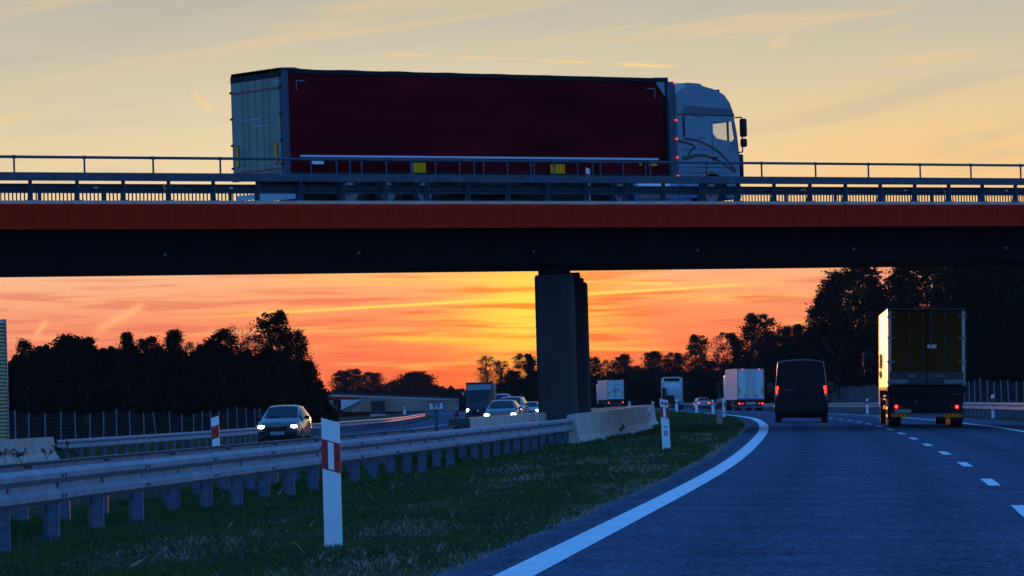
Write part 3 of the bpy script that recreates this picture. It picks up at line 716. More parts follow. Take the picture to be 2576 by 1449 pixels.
# ================================================================ vehicle kit
TYRE = {}
def wheel(parent, x, y, r, w, side, rimr=.6, hub=True):
    key = (r, w, rimr)
    if key not in TYRE:
        t = MB(); n = 20
        prof = [(-w/2, r*rimr), (-w/2, r*.93), (-w/2*.8, r), (w/2*.8, r), (w/2, r*.93), (w/2, r*rimr)]
        vs = [(a, b*math.cos(2*math.pi*i/n), b*math.sin(2*math.pi*i/n)) for i in range(n) for a, b in prof]
        m_ = len(prof); fs = [(i*m_+j, i*m_+j+1, ((i+1) % n)*m_+j+1, ((i+1) % n)*m_+j) for i in range(n) for j in range(m_-1)]
        t.add(vs, fs); rm_ = MB().tube((-w/2*.7, 0, 0), (w/2*.7, 0, 0), r*rimr+.003, n=20); rm_.tube((-w/2*.95, 0, 0), (w/2*.95, 0, 0), r*.2, n=10)
        TYRE[key] = (t.mesh('tyre', RUBBER, True), rm_.mesh('rim', mat('wheel_rim', (.35, .35, .37), .4, .8)))
    t, rm_ = TYRE[key]
    o = link('wheel', t, parent, None, (x, y, r)); link('rim', rm_, o); return o
def surf_eval(G, u, v):
    i = min(int(u), len(G)-2); j = min(int(v), len(G[0])-2); a, b = u-i, v-j
    return (G[i][j]*(1-a)+G[i+1][j]*a)*(1-b)+(G[i][j+1]*(1-a)+G[i+1][j+1]*a)*b
def body_grid(sts):
    """sts: (y, z0, w, zw, wb, zb, wt, zt, zc)"""
    G = []
    for y, zb0, w, zw, wb, zb, wt, zt, zcc in sts:
        h = [(0, zb0), (w*.86, zb0), (w, zb0+.12), (w, zw), (wb, zb), (wt, zt), (wt*.62, zt*.25+zcc*.75), (0, zcc)]
        G.append([Vector((x, y, z)) for x, z in h]+[Vector((-x, y, z)) for x, z in h[-2::-1]])
    return G
def body(G, name, m, parent, sub=2):
    rows = []; U = np.linspace(0, len(G)-1, (len(G)-1)*sub+1); Vv = np.linspace(0, 14, 29)
    n = len(G[0]); vs = [tuple(p) for r in G for p in r[:-1]]; k = n-1
    fs = [(i*k+j, i*k+(j+1) % k, (i+1)*k+(j+1) % k, (i+1)*k+j) for i in range(len(G)-1) for j in range(k)]
    fs += [tuple(range(k))[::-1], tuple((len(G)-1)*k+j for j in range(k))]
    return MB().add(vs, fs).build(name, m, parent, smooth=True)
def patch(G, u0, u1, v0, v1, name, m, parent, off=.006, ins=(0, 0), nu=6, nv=6, th=.0):
    us = np.linspace(u0+ins[0], u1-ins[0], nu); vs_ = np.linspace(v0+ins[1], v1-ins[1], nv)
    pts = [[surf_eval(G, u, v) for v in vs_] for u in us]
    c = sum((p for r in pts for p in r), Vector())/(nu*nv)
    d1 = (pts[-1][nv//2]-pts[0][nv//2]); d2 = (pts[nu//2][-1]-pts[nu//2][0]); nrm = d1.cross(d2).normalized()
    cc = Vector((0, c.y, .6));
    if nrm.dot(c-cc) < 0: nrm = -nrm
    rows = [[p+nrm*off for p in r] for r in pts]
    o = grid_mesh(name, rows, m, None, parent)
    return o
from mathutils.geometry import tessellate_polygon
def seg_arc(cx, cz, r, a0, a1, n): return [(cx+r*math.cos(math.radians(a)), cz+r*math.sin(math.radians(a))) for a in np.linspace(a0, a1, n)]
def ribbon(pts, w, x, name, m, parent, w1=None):   # flat print on a side wall x=const; pts (y,z)
    n = len(pts); w1 = w if w1 is None else w1; vs = []
    for i, p in enumerate(pts):
        a = Vector(pts[max(0, i-1)]); b = Vector(pts[min(n-1, i+1)]); d = (b-a).normalized(); q = Vector((-d.y, d.x)); ww = (w+(w1-w)*i/(n-1))*(1 if 0 < i < n-1 else .25)
        for s in (-.5, .5): v = Vector(p)+q*ww*s; vs.append((x, v.x, v.y))
    return MB().add(vs, [(2*i, 2*i+1, 2*i+3, 2*i+2) for i in range(n-1)]).build(name, m, parent)
def smooth_pts(pts, k=6):
    out = []; P_ = [Vector(p) for p in pts]; P_ = [P_[0]*2-P_[1]]+P_+[P_[-1]*2-P_[-2]]
    for i in range(1, len(P_)-2):
        a, b, c, d = P_[i-1:i+3]
        for j in range(k):
            t = j/k; out.append(tuple(.5*((2*b)+(-a+c)*t+(2*a-5*b+4*c-d)*t*t+(-a+3*b-3*c+d)*t**3)))
    out.append(tuple(P_[-2])); return out
SILV = mat('silver_blue_paint', (.18, .25, .29), .38, nz=1.5, var=.16, spec=.3)
MAROON = mat('maroon_tarpaulin', (.125, .004, .008), .7, nz=1.1, var=.5, bump=.5, bscale=5, stretch=(1, .35, 1.6), spec=.03)
SKIRT = mat('lorry_blue_skirt', (.16, .26, .46), .35, nz=2, var=.15)
GRAPH = mat('dark_graphic_print', (.05, .035, .045), .5)
GRAPH2 = mat('faint_graphic_print', (.22, .33, .42), .45)

# ---------------------------------------------------------------- the lorry on the bridge
LY = thing('articulated_lorry', 'articulated lorry with dark maroon tarpaulin and pale blue cab driving over the bridge', 'lorry', B(0, 3.275, -.045), (math.atan(.00537), 0, math.atan2(D2.y, D2.x)-math.pi/2))
def lbox(name, c, d, m, par, bev=0.0): return MB().box((0, 0, 0), d, bev=bev).build(name, m, par, smooth=bev > 0, loc=c)
LT = 13.9
# trailer: tarpaulin side with folds, roof with sag
def curtain(x, y0, y1, za, zb, m, par, name='tarpaulin', amp=.024, sgn=1):
    rows = []
    for i in range(100):
        y = y0+(y1-y0)*i/99; r = []
        for j in range(11):
            v = j/10; z = za+(zb-za)*v
            dxx = amp*(math.sin(y*4.4)*(1-v)*.9+.6*math.sin(y*2.1+1)*math.sin(v*3.1)+.35*math.sin(y*9+v*4)*(1-v)**2)
            r.append((x+sgn*(dxx-.008), y, z))
        rows.append(r)
    return grid_mesh(name, rows, m, None, par)
curtain(1.265, .22, LT-.1, 1.02, 3.86, MAROON, LY)
curtain(-1.265, .22, LT-.1, 1.02, 3.86, MAROON, LY, sgn=-1)
rf = []
for i in range(60):
    y = .0+LT*i/59; zz = 3.93+.035*abs(math.sin(i*.42+.6))-.02*i/59+(.035 if i < 3 else 0)
    rf.append([(x, y, zz-(.07 if abs(x) > 1.25 else 0)) for x in (-1.285, -1.24, -.6, 0, .6, 1.24, 1.285)])
grid_mesh('tarpaulin_roof', rf, mat('dark_roof_tarpaulin', (.05, .03, .04), .7, nz=3, var=.3), None, LY)
for s in (1, -1):
    lbox('roof_rail', (s*1.27, LT/2, 3.88), (.04, LT, .12), CHASS, LY)
    lbox('side_rail', (s*1.25, LT/2, 1.03), (.07, LT-.1, .10), CHASS, LY)
    lbox('corner_post', (s*1.25, .11, 2.45), (.09, .22, 2.9), mat('navy_corner_post', (.03, .04, .09), .4), LY)
    lbox('corner_post', (s*1.25, LT-.05, 2.45), (.09, .12, 2.9), CHASS, LY)
MB().prism([(LT-.55, 3.95), (LT+.03, 3.97), (LT+.05, 3.3), (LT-.05, 3.32)], 1.262, 1.286, 'X').build('corner_guard', SILV, LY)
lbox('front_wall', (0, LT, 2.45), (2.46, .05, 2.9), CHASS, LY)
lbox('load_floor', (0, LT/2, .98), (2.4, LT-.1, .10), CHASS, LY)
TAPE = mat('reflective_tape', (.62, .60, .72), .4)
lbox('reflective_strip', (1.303, (.55+LT-.45)/2, 1.51), (.008, LT-1.0, .055), TAPE, LY)
for y0, z0_, dy, dz in ((.64, 3.62, .30, .03), (.5, 3.49, .03, .28), (LT-.64, 3.62, .30, .03), (LT-.5, 3.49, .03, .28)): lbox('corner_mark', (1.292, y0, z0_), (.004, dy, dz), mat('faint_mark', (.16, .17, .24), .5), LY)
zdec = lambda px, py, L_: 0
def Lfrom(px): # distance along the side for a pixel column
    u = (px-1288)/FPX; b = B(0, 2.0); return (b.x-u*b.y)/(u*D2.y-D2.x)
for a, b, z1, z2, m in ((1040, 1078, 1.06, 1.34, YELL), (1392, 1428, 1.06, 1.33, YELL), (790, 822, 1.28, 1.37, WHITEP), (1616, 1622, 1.31, 1.38, YELL), (1640, 1661, 1.31, 1.38, YELL)):
    ya, yb = Lfrom(a), Lfrom(b); lbox('side_plate', (1.305, (ya+yb)/2, (z1+z2)/2), (.01, yb-ya, z2-z1), m, LY)
sm_ = MB().box((1.31, 0, 1.2), (.012, .05, .36)).box((1.318, 0, 1.30), (.02, .08, .06)).box((1.30, 0, .98), (.05, .05, .10)).mesh('buckle_strap', mat('strap_webbing', (.10, .06, .10), .6))
y = .9
while y < LT-.5: link('buckle_strap', sm_, LY, None, (0, y, 0)); y += .86
# rear doors
DOORW = mat('pale_lorry_door', (.22, .24, .19), .5, nz=1.6, var=.14, spec=.2)
STRIPE = mat('red_stripe', (.30, .02, .03), .5)
for s in (-1, 1):
    d = lbox('rear_door', (s*.61, -.005, 2.40), (1.19, .05, 2.66), DOORW, LY)
    for zz in (1.3, 1.95, 2.7, 3.45): lbox('hinge', (s*.64, -.02, zz-2.40), (.10, .06, .06), CHASS, d)
    for xx in (.15, .42): MB().tube((-s*xx+s*.2, -.05, -1.3), (-s*xx+s*.2, -.05, 1.3), .010, n=6).build('lock_rod', DOORW, d)
    lbox('marker_board', (s*.98, -.045, 1.62), (.16, .01, .62), STRIPE, LY); lbox('marker_face', (s*.98, -.052, 1.62), (.11, .01, .56), YELL, LY)
lbox('red_line', (0, -.036, 3.42), (2.40, .01, .06), STRIPE, LY); lbox('red_line', (0, -.036, 1.16), (2.40, .01, .05), STRIPE, LY)
lbox('rear_header', (0, -.01, 3.80), (2.5, .06, .16), CHASS, LY); lbox('rear_sill', (0, -.02, .98), (2.5, .10, .14), DOORW, LY)
PRINT = mat('faint_door_print', (.12, .14, .18), .5)
for x, z, w, h in ((-.72, 1.72, .26, .10), (-.72, 1.55, .24, .05), (-.72, 1.47, .2, .04), (-.72, 1.36, .24, .10), (.68, 1.72, .06, .2), (.55, 1.5, .2, .05), (-.30, 2.62, 1.0, .04), (.30, 2.42, .9, .04)): lbox('door_print', (x, -.034, z), (w, .004, h), PRINT if z < 2 else mat('faint_door_print_pale', (.27, .34, .36), .4), LY)
# running gear
for s in (-1, 1):
    for y in (2.3, 3.6, 4.9): wheel(LY, s*1.05, y, .50, .38, s)
    wheel(LY, s*1.04, 15.6, .5, .32, s); wheel(LY, s*1.0, 12.05, .5, .55, s)
    lbox('landing_leg', (s*.8, 9.9, .55), (.12, .12, .8), CHASS, LY)
    lbox('pallet_box', (s*.95, 7.2, .68), (.5, 2.6, .45), CHASS, LY, bev=.03)
    lbox('side_guard', (s*1.2, 7.3, .60), (.03, 3.4, .10), SKIRT, LY); lbox('side_guard', (s*1.2, 7.3, .85), (.03, 3.4, .10), SKIRT, LY)
    lbox('fairing', (s*1.16, 13.65, .52), (.10, 2.2, .62), SKIRT, LY, bev=.03)
lbox('chassis_beam', (0, 7.6, .78), (.9, 14.6, .28), CHASS, LY)
for s in (-1, 1): lbox('side_skirt', (s*1.0, 8.0, .56), (.06, 10.6, .74), CHASS, LY)
lbox('rear_undertray', (0, 3.6, .62), (1.6, 4.8, .66), CHASS, LY)
lbox('engine_block', (0, 15.3, .7), (1.5, 2.2, .9), CHASS, LY)
lbox('underride_bar', (0, .05, .45), (2.3, .12, .14), mat('pale_bar', (.4, .5, .52), .4), LY)
MB().box((1.2, -.2, .38), (1.5, .05, .22), rot=.15).build('open_tail_flap', mat('pale_bar', (.4, .5, .52), .4), LY)
lbox('fuel_tank', (1.0, 13.3, .55), (.5, 1.3, .55), mat('tank_aluminium', (.5, .55, .62), .35, .8), LY, bev=.08)
# cab
CAB = 14.28
outer = [(14.28, .35), (14.28, 3.42), (14.42, 3.60), (14.75, 3.72), (15.35, 3.72), (15.85, 3.62), (16.15, 3.48), (16.36, 3.24), (16.47, 2.98), (16.52, 2.72), (16.60, 2.3), (16.66, 1.8), (16.68, 1.1), (16.66, .35), (16.1, .35), (16.1, .62)]+seg_arc(15.6, .5, .60, 12, 168, 9)+[(15.0, .35)]
hole = [(15.66, 2.68), (16.44, 2.68), (16.47, 2.5), (16.52, 2.16), (16.42, 2.06), (15.80, 2.16), (15.66, 2.30)]
def side_shell(x, s):
    polys = [[Vector((p[0], p[1], 0)) for p in outer], [Vector((p[0], p[1], 0)) for p in hole]]
    tri = tessellate_polygon(polys); pts = outer+hole; n = len(pts)
    vs = [(x, a, b) for a, b in pts]+[(x-s*.06, a, b) for a, b in pts]
    fs = [tuple(t) for t in tri]+[tuple(n+i for i in t)[::-1] for t in tri]
    no = len(outer)
    fs += [(i, (i+1) % no, n+(i+1) % no, n+i) for i in range(no)]+[(no+i, no+(i+1) % len(hole), n+no+(i+1) % len(hole), n+no+i) for i in range(len(hole))]
    return MB().add(vs, fs)
cabo = side_shell(1.235, 1).build('cab_side', SILV, LY); side_shell(-1.235, -1).build('cab_side', SILV, LY)
sk = MB(); ro = outer[1:14]
for (a, b) in zip(ro, ro[1:]):
    if 2.0 < (a[1]+b[1])/2 < 2.9 and a[0] > 16.4: continue
    def off(p): return (p[0]+(.06 if p[0] > 15.9 else 0), p[1]+(.07 if p[1] > 3.2 else 0))
    A, Bq = off(a), off(b)
    for x0_, x1_, p0, p1, q0, q1 in ((-1.235, -1.0, a, b, A, Bq), (1.0, 1.235, A, Bq, a, b)): sk.add([(x0_, *p0), (x0_, *p1), (x1_, *q1), (x1_, *q0)], [(0, 1, 2, 3)])
    sk.add([(-1.0, *A), (-1.0, *Bq), (1.0, *Bq), (1.0, *A)], [(0, 1, 2, 3)])
sk.build('cab_front_and_roof', SILV, LY, smooth=True)
lbox('cab_back', (0, 14.27, 2.0), (2.4, .05, 3.0), SILV, LY)
lbox('windscreen', (0, 16.53, 2.44), (2.2, .02, .86), GLASS, LY)
MB().add([(1.222, a, b) for a, b in hole], [tuple(range(7))]).build('side_window', GLASS, LY); MB().add([(-1.222, a, b) for a, b in hole], [tuple(range(7))]).build('side_window', GLASS, LY)
lbox('window_pillar', (1.20, 16.27, 2.4), (.05, .05, .62), BLACK, LY); lbox('window_pillar', (-1.20, 16.27, 2.4), (.05, .05, .62), BLACK, LY)
lbox('dashboard', (0, 16.2, 1.95), (2.2, .6, .28), BLACK, LY, bev=.05)
for s in (-1, 1): lbox('seat', (s*.62, 15.35, 2.05), (.55, .2, 1.1), BLACK, LY, bev=.08)
lbox('bunk', (0, 14.7, 2.1), (2.3, .7, 2.3), BLACK, LY)
lbox('sun_visor', (0, 16.50, 2.88), (2.3, .22, .10), BLACK, LY, bev=.03)
lbox('windscreen_shade', (0, 16.45, 2.76), (2.1, .04, .18), BLACK, LY)
MB().prism([(14.60, 3.14), (16.40, 3.05), (16.50, 2.86), (14.45, 2.88)], 1.238, 1.243, 'X').build('dark_side_band', mat('dark_band_print', (.06, .09, .11), .4), LY)
MB().prism([(14.28, 2.875), (16.5, 2.865), (16.5, 2.84), (14.28, 2.85)], 1.236, 1.25, 'X').build('gutter', BLACK, LY)
lbox('cab_vent', (1.24, 14.52, 2.50), (.012, .07, .62), BLACK, LY)
lbox('side_deflector', (1.15, 14.03, 2.35), (.06, .40, 3.0), mat('navy_corner_post', (.03, .04, .09), .4), LY); lbox('side_deflector', (-1.15, 14.03, 2.35), (.06, .40, 3.0), MT['navy_corner_post'], LY)
MB().prism([(13.98, 3.45), (14.0, 3.62), (14.25, 3.80), (14.9, 3.84), (15.30, 3.82), (15.5, 3.72), (14.7, 3.70), (14.42, 3.46)], -1.1, 1.1, 'X').build('roof_spoiler', SILV, LY, smooth=True)
for s in (1, -1): MB().prism([(14.28, 3.46), (14.45, 3.46), (14.7, 3.66), (14.62, 3.80), (14.28, 3.82)], s*1.12, s*1.2, 'X').build('spoiler_cheek', mat('pale_trim', (.42, .46, .46), .4), LY)
MB().box((.3, 15.5, 3.80), (.12, .7, .08), bev=.02).tube((.3, 15.75, 3.80), (.3, 15.98, 3.82), .04, .07).build('roof_horn', CHASS, LY)
lbox('roof_lamp_bar', (0, 16.18, 3.60), (1.9, .08, .14), CHASS, LY, bev=.02)
for z in (3.80, 2.69, 2.13, 1.57, 1.01):
    m = MB().box((1.25, 14.22, z), (.03, .08, .045), bev=.01).build('red_marker_lamp', TAIL, LY)
MB().box((1.0, 14.02, 3.88), (.08, .05, .04)).build('red_marker_lamp', TAIL, LY)
crk = lambda x, y: ((14.23+(1635.4+.2431*x-1716)/64.3), (986-(176.1+.2431*y))/83.4+1.35-6.86)
ribbon(smooth_pts([crk(*p) for p in ((348, 738), (400, 742), (470, 765), (520, 792), (480, 825), (450, 870), (425, 905), (385, 893))]), .09, 1.2385, 'curved_graphic', GRAPH, LY, .06)
ribbon(smooth_pts([crk(*p) for p in ((385, 893), (420, 912), (520, 882), (620, 882), (720, 918), (800, 960), (870, 1015), (930, 1056))]), .13, 1.2390, 'curved_graphic', GRAPH, LY, .05)
ribbon(smooth_pts([crk(*p) for p in ((400, 708), (520, 720), (620, 758), (700, 800), (780, 860), (840, 925), (890, 990), (935, 1050))]), .07, 1.2395, 'curved_graphic', GRAPH, LY, .10)
ribbon(smooth_pts([crk(*p) for p in ((430, 470), (500, 500), (520, 560), (500, 610), (455, 600), (440, 560))]), .035, 1.2385, 'faint_swirl', GRAPH2, LY, .02)
ribbon(smooth_pts([crk(*p) for p in ((515, 650), (600, 590), (640, 620), (570, 680), (520, 660))]), .03, 1.2385, 'faint_swirl', GRAPH2, LY, .02)
ribbon(smooth_pts([crk(*p) for p in ((345, 560), (400, 640), (520, 700), (560, 760))]), .03, 1.2385, 'faint_swirl', GRAPH2, LY, .02)
for a, b in (((698, 480), (698, 1000)), ((700, 818), (530, 818)), ((345, 822), (530, 822)), ((330, 1000), (960, 1003)), ((330, 1058), (900, 1058)), ((525, 480), (625, 483)), ((540, 697), (635, 700))):
    ribbon([crk(*a), tuple((Vector(crk(*a))+Vector(crk(*b)))/2), crk(*b)], .022, 1.2400, 'panel_gap', BLACK, LY)
lbox('door_handle', (1.25, 15.70, 1.57), (.03, .18, .05), BLACK, LY)
lbox('side_marker_lamp', (1.25, 15.55, 1.14), (.02, .14, .05), mat('dark_amber', (.25, .10, .02), .4), LY)
for s in (1, -1):
    mr_ = MB().path([(s*1.2, 16.55, 2.80), (s*1.38, 16.68, 2.80), (s*1.38, 16.68, 1.75), (s*1.2, 16.6, 1.72)], .02)
    mr_.build('mirror_bracket', BLACK, LY)
    lbox('mirror', (s*1.40, 16.72, 2.48), (.24, .14, .56), BLACK, LY, bev=.05); lbox('mirror', (s*1.40, 16.72, 2.02), (.22, .14, .26), BLACK, LY, bev=.05)
lbox('front_corner_spoiler', (1.2, 16.74, 1.32), (.12, .16, .74), BLACK, LY, bev=.04)
lbox('bumper', (0, 16.62, .55), (2.4, .28, .45), SILV, LY, bev=.06)
lbox('cab_step', (1.1, 14.8, .6), (.3, .7, .5), SKIRT, LY, bev=.04)

# ---------------------------------------------------------------- generic box lorry seen from behind
def lorry(name, label, px, py, Y, slope, L, doorm, sidem, cat='lorry', zb=1.05, zt=3.95, lean=.028, cabm=None, rot=None, group='lorries on the motorway'):
    pos = Vector(((px-1288)/FPX*Y, Y, 0)); pos.z = py if py < 50 else 0
    root = thing(name, label, cat, pos, (0, lean, -math.atan(slope)), group)
    for s in (-1, 1):
        lbox('side_wall', (s*1.255, L/2, (zb+zt)/2), (.03, L-.06, zt-zb), sidem, root)
        lbox('side_rail', (s*1.26, L/2, zb-.03), (.05, L-.1, .09), CHASS, root)
        for y in ((1.6, 2.95, 4.3) if L > 10 else (1.7, 3.0)): wheel(root, s*1.02, y, .48, .42, s)
        lbox('mudflap', (s*1.02, .95, .42), (.44, .02, .42), RUBBER, root)
        lbox('side_guard', (s*1.2, L*.55, .62), (.03, L*.3, .12), CHASS, root); lbox('side_guard', (s*1.2, L*.55, .9), (.03, L*.3, .06), CHASS, root)
    lbox('roof', (0, L/2, zt+.01), (2.54, L-.02, .04), sidem, root)
    lbox('front_wall', (0, L, (zb+zt)/2), (2.5, .04, zt-zb), sidem, root)
    lbox('load_floor', (0, L/2, zb-.04), (2.44, L-.1, .12), CHASS, root)
    lbox('chassis_beam', (0, L/2+1.2, .78), (.9, L+2.2, .26), CHASS, root)
    lbox('rear_frame', (0, .02, zt-.04), (2.55, .10, .11), CHASS, root); lbox('rear_frame', (0, .02, zb-.08), (2.55, .10, .22), CHASS, root)
    lbox('light_board', (0, .06, .62), (2.3, .06, .34), CHASS, root); lbox('underride_bar', (0, .10, .40), (2.35, .10, .12), STEELD, root)
    # cab in front
    cy = L+1.9
    lbox('cab', (0, cy, 2.0), (2.42, 2.1, 2.9), cabm or sidem, root, bev=.12)
    for s in (-1, 1):
        wheel(root, s*1.02, cy+.1, .5, .33, s); wheel(root, s*.98, L-.4, .5, .5, s)
        MB().path([(s*1.2, cy+.95, 2.75), (s*1.5, cy+1.0, 2.75), (s*1.5, cy+1.0, 1.85), (s*1.2, cy+.95, 1.8)], .02).build('mirror_bracket', BLACK, root)
    return root, L, cy
# big lorry on the right
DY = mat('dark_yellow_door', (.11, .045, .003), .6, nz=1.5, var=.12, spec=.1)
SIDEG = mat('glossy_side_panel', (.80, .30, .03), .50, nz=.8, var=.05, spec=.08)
NAVY = mat('navy_door_band', (.02, .022, .05), .4)
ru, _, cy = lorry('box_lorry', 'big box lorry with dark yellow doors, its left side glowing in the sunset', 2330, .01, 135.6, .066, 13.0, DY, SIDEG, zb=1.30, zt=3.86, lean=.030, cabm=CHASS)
for s in (-1, 1):
    d = lbox('rear_door', (s*.615, -.02, 2.60), (1.20, .05, 2.44), DY, ru)
    lbox('dark_band', (0, -.03, -.99), (1.19, .008, .42), NAVY, d); lbox('kick_plate', (s*.26, -.038, -1.10), (.62, .012, .13), STEEL, d)
    for xx in (.13, .57):
        MB().tube((s*(xx-.615), -.055, -1.24), (s*(xx-.615), -.055, 1.18), .016, n=8).build('lock_rod', DARKST, d)
        for zz in (1.10, .33, -1.05): lbox('rod_guide', (s*(xx-.615), -.055, zz), (.07, .03, .05), STEELD, d)
        lbox('lock_handle', (s*(xx-.615)-s*.1, -.07, -.92), (.22, .03, .06), STEEL, d)
    lbox('corner_post', (s*1.20, -.02, 2.60), (.085, .06, 2.44), mat('corner_post_aluminium', (.45, .47, .50), .4, .3, nz=5, var=.4), ru)
    for zz in (3.62, 2.93, 2.15, 1.47):
        h_ = MB().box((s*1.17, -.07, zz), (.26, .03, .05), bev=.012).tube((s*1.27, -.06, zz-.035), (s*1.27, -.06, zz+.035), .03).build('hinge', STEEL, ru)
    ch = MB()
    lbox('bumper_board', (s*.86, .03, .385), (.56, .02, .115), YELL, ru)
    for i in range(4):
        c = s*.86-.21+i*.14; MB().prism([(c-.05, .33), (c+.0, .33), (c+.07, .44), (c+.02, .44)], .012, .018).build('chevron', RED, ru)
    MB().tube((s*.99, .02, .67), (s*.99, -.03, .67), .055, n=14).build('tail_lamp', TAILB, ru)
    MB().tube((s*.99-s*.16, .03, .67), (s*.99-s*.16, -.01, .67), .05, n=14).build('unlit_tail_lamp', TAILD, ru)
    lbox('mirror', (-1.62 if s < 0 else 1.55, cy+1.0, 2.30), (.34, .16, .55), BLACK, ru, bev=.05); lbox('mirror', (-1.60 if s < 0 else 1.55, cy+1.0, 1.84), (.30, .16, .28), BLACK, ru, bev=.05)
lbox('roof_edge_light_strip', (-.6, -.04, 3.885), (1.3, .02, .018), STEEL, ru); lbox('roof_edge_light_strip', (.95, -.04, 3.885), (.5, .02, .018), STEEL, ru)
lbox('door_label', (.17, -.075, 2.65), (.30, .008, .12), WHITEP, ru)
lbox('number_plate', (-.78, -.01, .53), (.54, .02, .12), mat('dim_plate', (.30, .30, .30), .5), ru)
lbox('small_box', (-.35, .0, .83), (.08, .03, .07), STEELD, ru)
lbox('lower_panel', (0, .05, .93), (2.45, .04, .30), CHASS, ru)
for i, z in enumerate((.62, .36)): lbox('side_reflector', (-1.24, 2.2, z), (.02, 1.2, .09), TAPE, ru)
lbox('mudguard', (-1.1, 3.0, 1.02), (.4, 3.6, .06), STEELD, ru)

# white semi trailer further on
WD1 = mat('white_trailer_paint', (.55, .58, .58), .35, nz=1.2, var=.07, coat=.2)
rm2, _, c2 = lorry('semi_trailer_lorry', 'white semi trailer lorry with lit red lamps, between the pale car and the dark van', 1880, 0, 388, -.032, 13.6, WD1, WD1, lean=.02)
rm2.location.z = P(1880, 1034, 388).z
AMBM = mat('amber_marker_board', (.60, .28, .03), .5)
for s in (-1, 1):
    d = lbox('rear_door', (s*.605, -.01, 2.52), (1.17, .05, 2.78), WD1, rm2)
    for xx in (.20, .42): MB().tube((s*(xx-.605), -.05, -1.3), (s*(xx-.605), -.05, 1.3), .02, n=6).build('lock_rod', STEELD, d)
    for zz in (1.5, 2.3, 3.1): lbox('hinge', (s*1.22, -.03, zz), (.14, .05, .07), STEELD, rm2)
    lbox('marker_board', (s*1.06, -.05, 1.90), (.18, .02, .62), AMBM, rm2)
    lbox('lower_print', (s*.5, -.045, 1.45), (.34, .01, .26), mat('grey_print', (.3, .3, .36), .5), rm2)
    MB().tube((s*1.08, .02, .70), (s*1.08, -.03, .70), .085, n=12).build('tail_lamp', TAILB, rm2)
    lbox('tail_lamp', (s*.78, -.02, .70), (.18, .03, .09), TAIL, rm2)
    MB().box((s*.78, -.04, 3.93), (.10, .05, .06), bev=.01).build('roof_marker_lamp', TAILB, rm2)
lbox('door_seam', (0, -.02, 2.52), (.03, .05, 2.7), DARKST, rm2)
lbox('bottom_plate', (0, -.05, 1.16), (2.1, .02, .12), STEEL, rm2)
lbox('number_plate', (.0, -.02, .72), (.95, .03, .24), mat('dim_plate', (.30, .30, .30), .5), rm2)

# far semi trailer near the pillars
rf3, _, c3 = lorry('semi_trailer_lorry', 'distant semi trailer lorry with round emblem on its doors, right of the bridge pillars', 1541, 0, 614, -.08, 13.6, WD1, WD1, lean=.0)
rf3.location.z = P(1541, 1023, 614).z
EMB = mat('dark_emblem_print', (.06, .07, .08), .5)
for s in (-1, 1):
    d = lbox('rear_door', (s*.605, -.01, 2.52), (1.17, .05, 2.78), WD1, rf3)
    lbox('marker_board', (s*1.03, -.05, 1.95), (.20, .02, .62), AMBM, rf3)
    lbox('print_line', (s*.5, -.05, 3.25), (.7, .01, .06), EMB, rf3); lbox('print_line', (s*.5, -.05, 1.55), (.7, .01, .05), EMB, rf3)
    MB().tube((s*1.05, .02, .62), (s*1.05, -.03, .62), .09, n=10).build('tail_lamp', TAILB, rf3)
    lbox('roof_marker_lamp', (s*1.15, -.04, 3.96), (.10, .05, .07), TAIL, rf3)
lbox('door_seam', (0, -.02, 2.52), (.07, .05, 2.7), DARKST, rf3)
ribbon([(math.cos(a)*.62, 2.38+.34*math.sin(a)) for a in np.linspace(0, 2*math.pi, 25)], .05, 0, 'emblem_ring', EMB, rf3).rotation_euler = (0, 0, -math.pi/2)
bpy.data.objects['emblem_ring'].location = (0, -.05, 0)
MB().prism([(-.55, 2.22), (-.2, 2.5), (.1, 2.38), (.6, 2.62), (.45, 2.38), (.05, 2.2), (-.3, 2.3)], -.058, -.05).build('emblem', EMB, rf3)

# tractor unit without trailer
TR = thing('lorry_tractor', 'white lorry tractor driving without a trailer, seen from behind between two lorries', 'lorry', (0, 0, 0), (0, .01, .0), 'lorries on the motorway')
TR.location = P(1693, 1032.5, 490)
TW = mat('tractor_white', (.60, .66, .70), .4, nz=2, var=.07)
MB().box((0, 3.2, 2.15), (2.4, 2.0, 2.3), bev=.1).build('cab', TW, TR, smooth=True)
lbox('back_panel', (.15, 2.18, 2.3), (1.9, .04, 1.7), TW, TR, bev=.02)
for i in range(4): lbox('panel_rib', (.15, 2.14, 1.65+i*.26), (1.8, .03, .03), DARKST, TR)
for s in (-1, 1):
    MB().prism([(1.7, 1.0), (2.3, 1.0), (2.5, 3.9), (2.0, 3.9), (1.75, 3.4)], s*1.24-.02, s*1.24+.02, 'X').build('side_fairing', TW, TR)
    MB().prism([(-1.22 if s < 0 else .98, 3.25), (-.98 if s < 0 else 1.22, 3.25), (-.90 if s < 0 else 1.1, 3.92), (-1.1 if s < 0 else .90, 3.92)], 2.0, 2.06).build('spoiler_leg', TW, TR)
    lbox('window_slit', (s*.38, 2.15, 2.72), (.22, .02, .05), BLACK, TR)
    for y in (.55,): wheel(TR, s*.98, y, .50, .55, s)
    wheel(TR, s*1.03, 3.6, .5, .33, s)
    MB().prism(seg_arc(.55, .52, .60, 10, 170, 9)+seg_arc(.55, .52, .55, 170, 10, 9), s*.98-.32, s*.98+.32, 'X').build('mudguard', STEELD, TR)
    lbox('tail_lamp', (s*.8, -.1, .62), (.25, .05, .12), TAILD, TR)
MB().box((0, 2.04, 3.90), (2.1, .14, .14), bev=.04).build('roof_spoiler_rim', TW, TR)
lbox('cab_roof', (0, 3.1, 3.36), (2.3, 1.7, .16), TW, TR, bev=.04)
lbox('painted_spoiler_shade', (0, 2.6, 3.55), (1.9, .05, .5), CHASS, TR)  # black plate painted as the shade inside the open spoiler
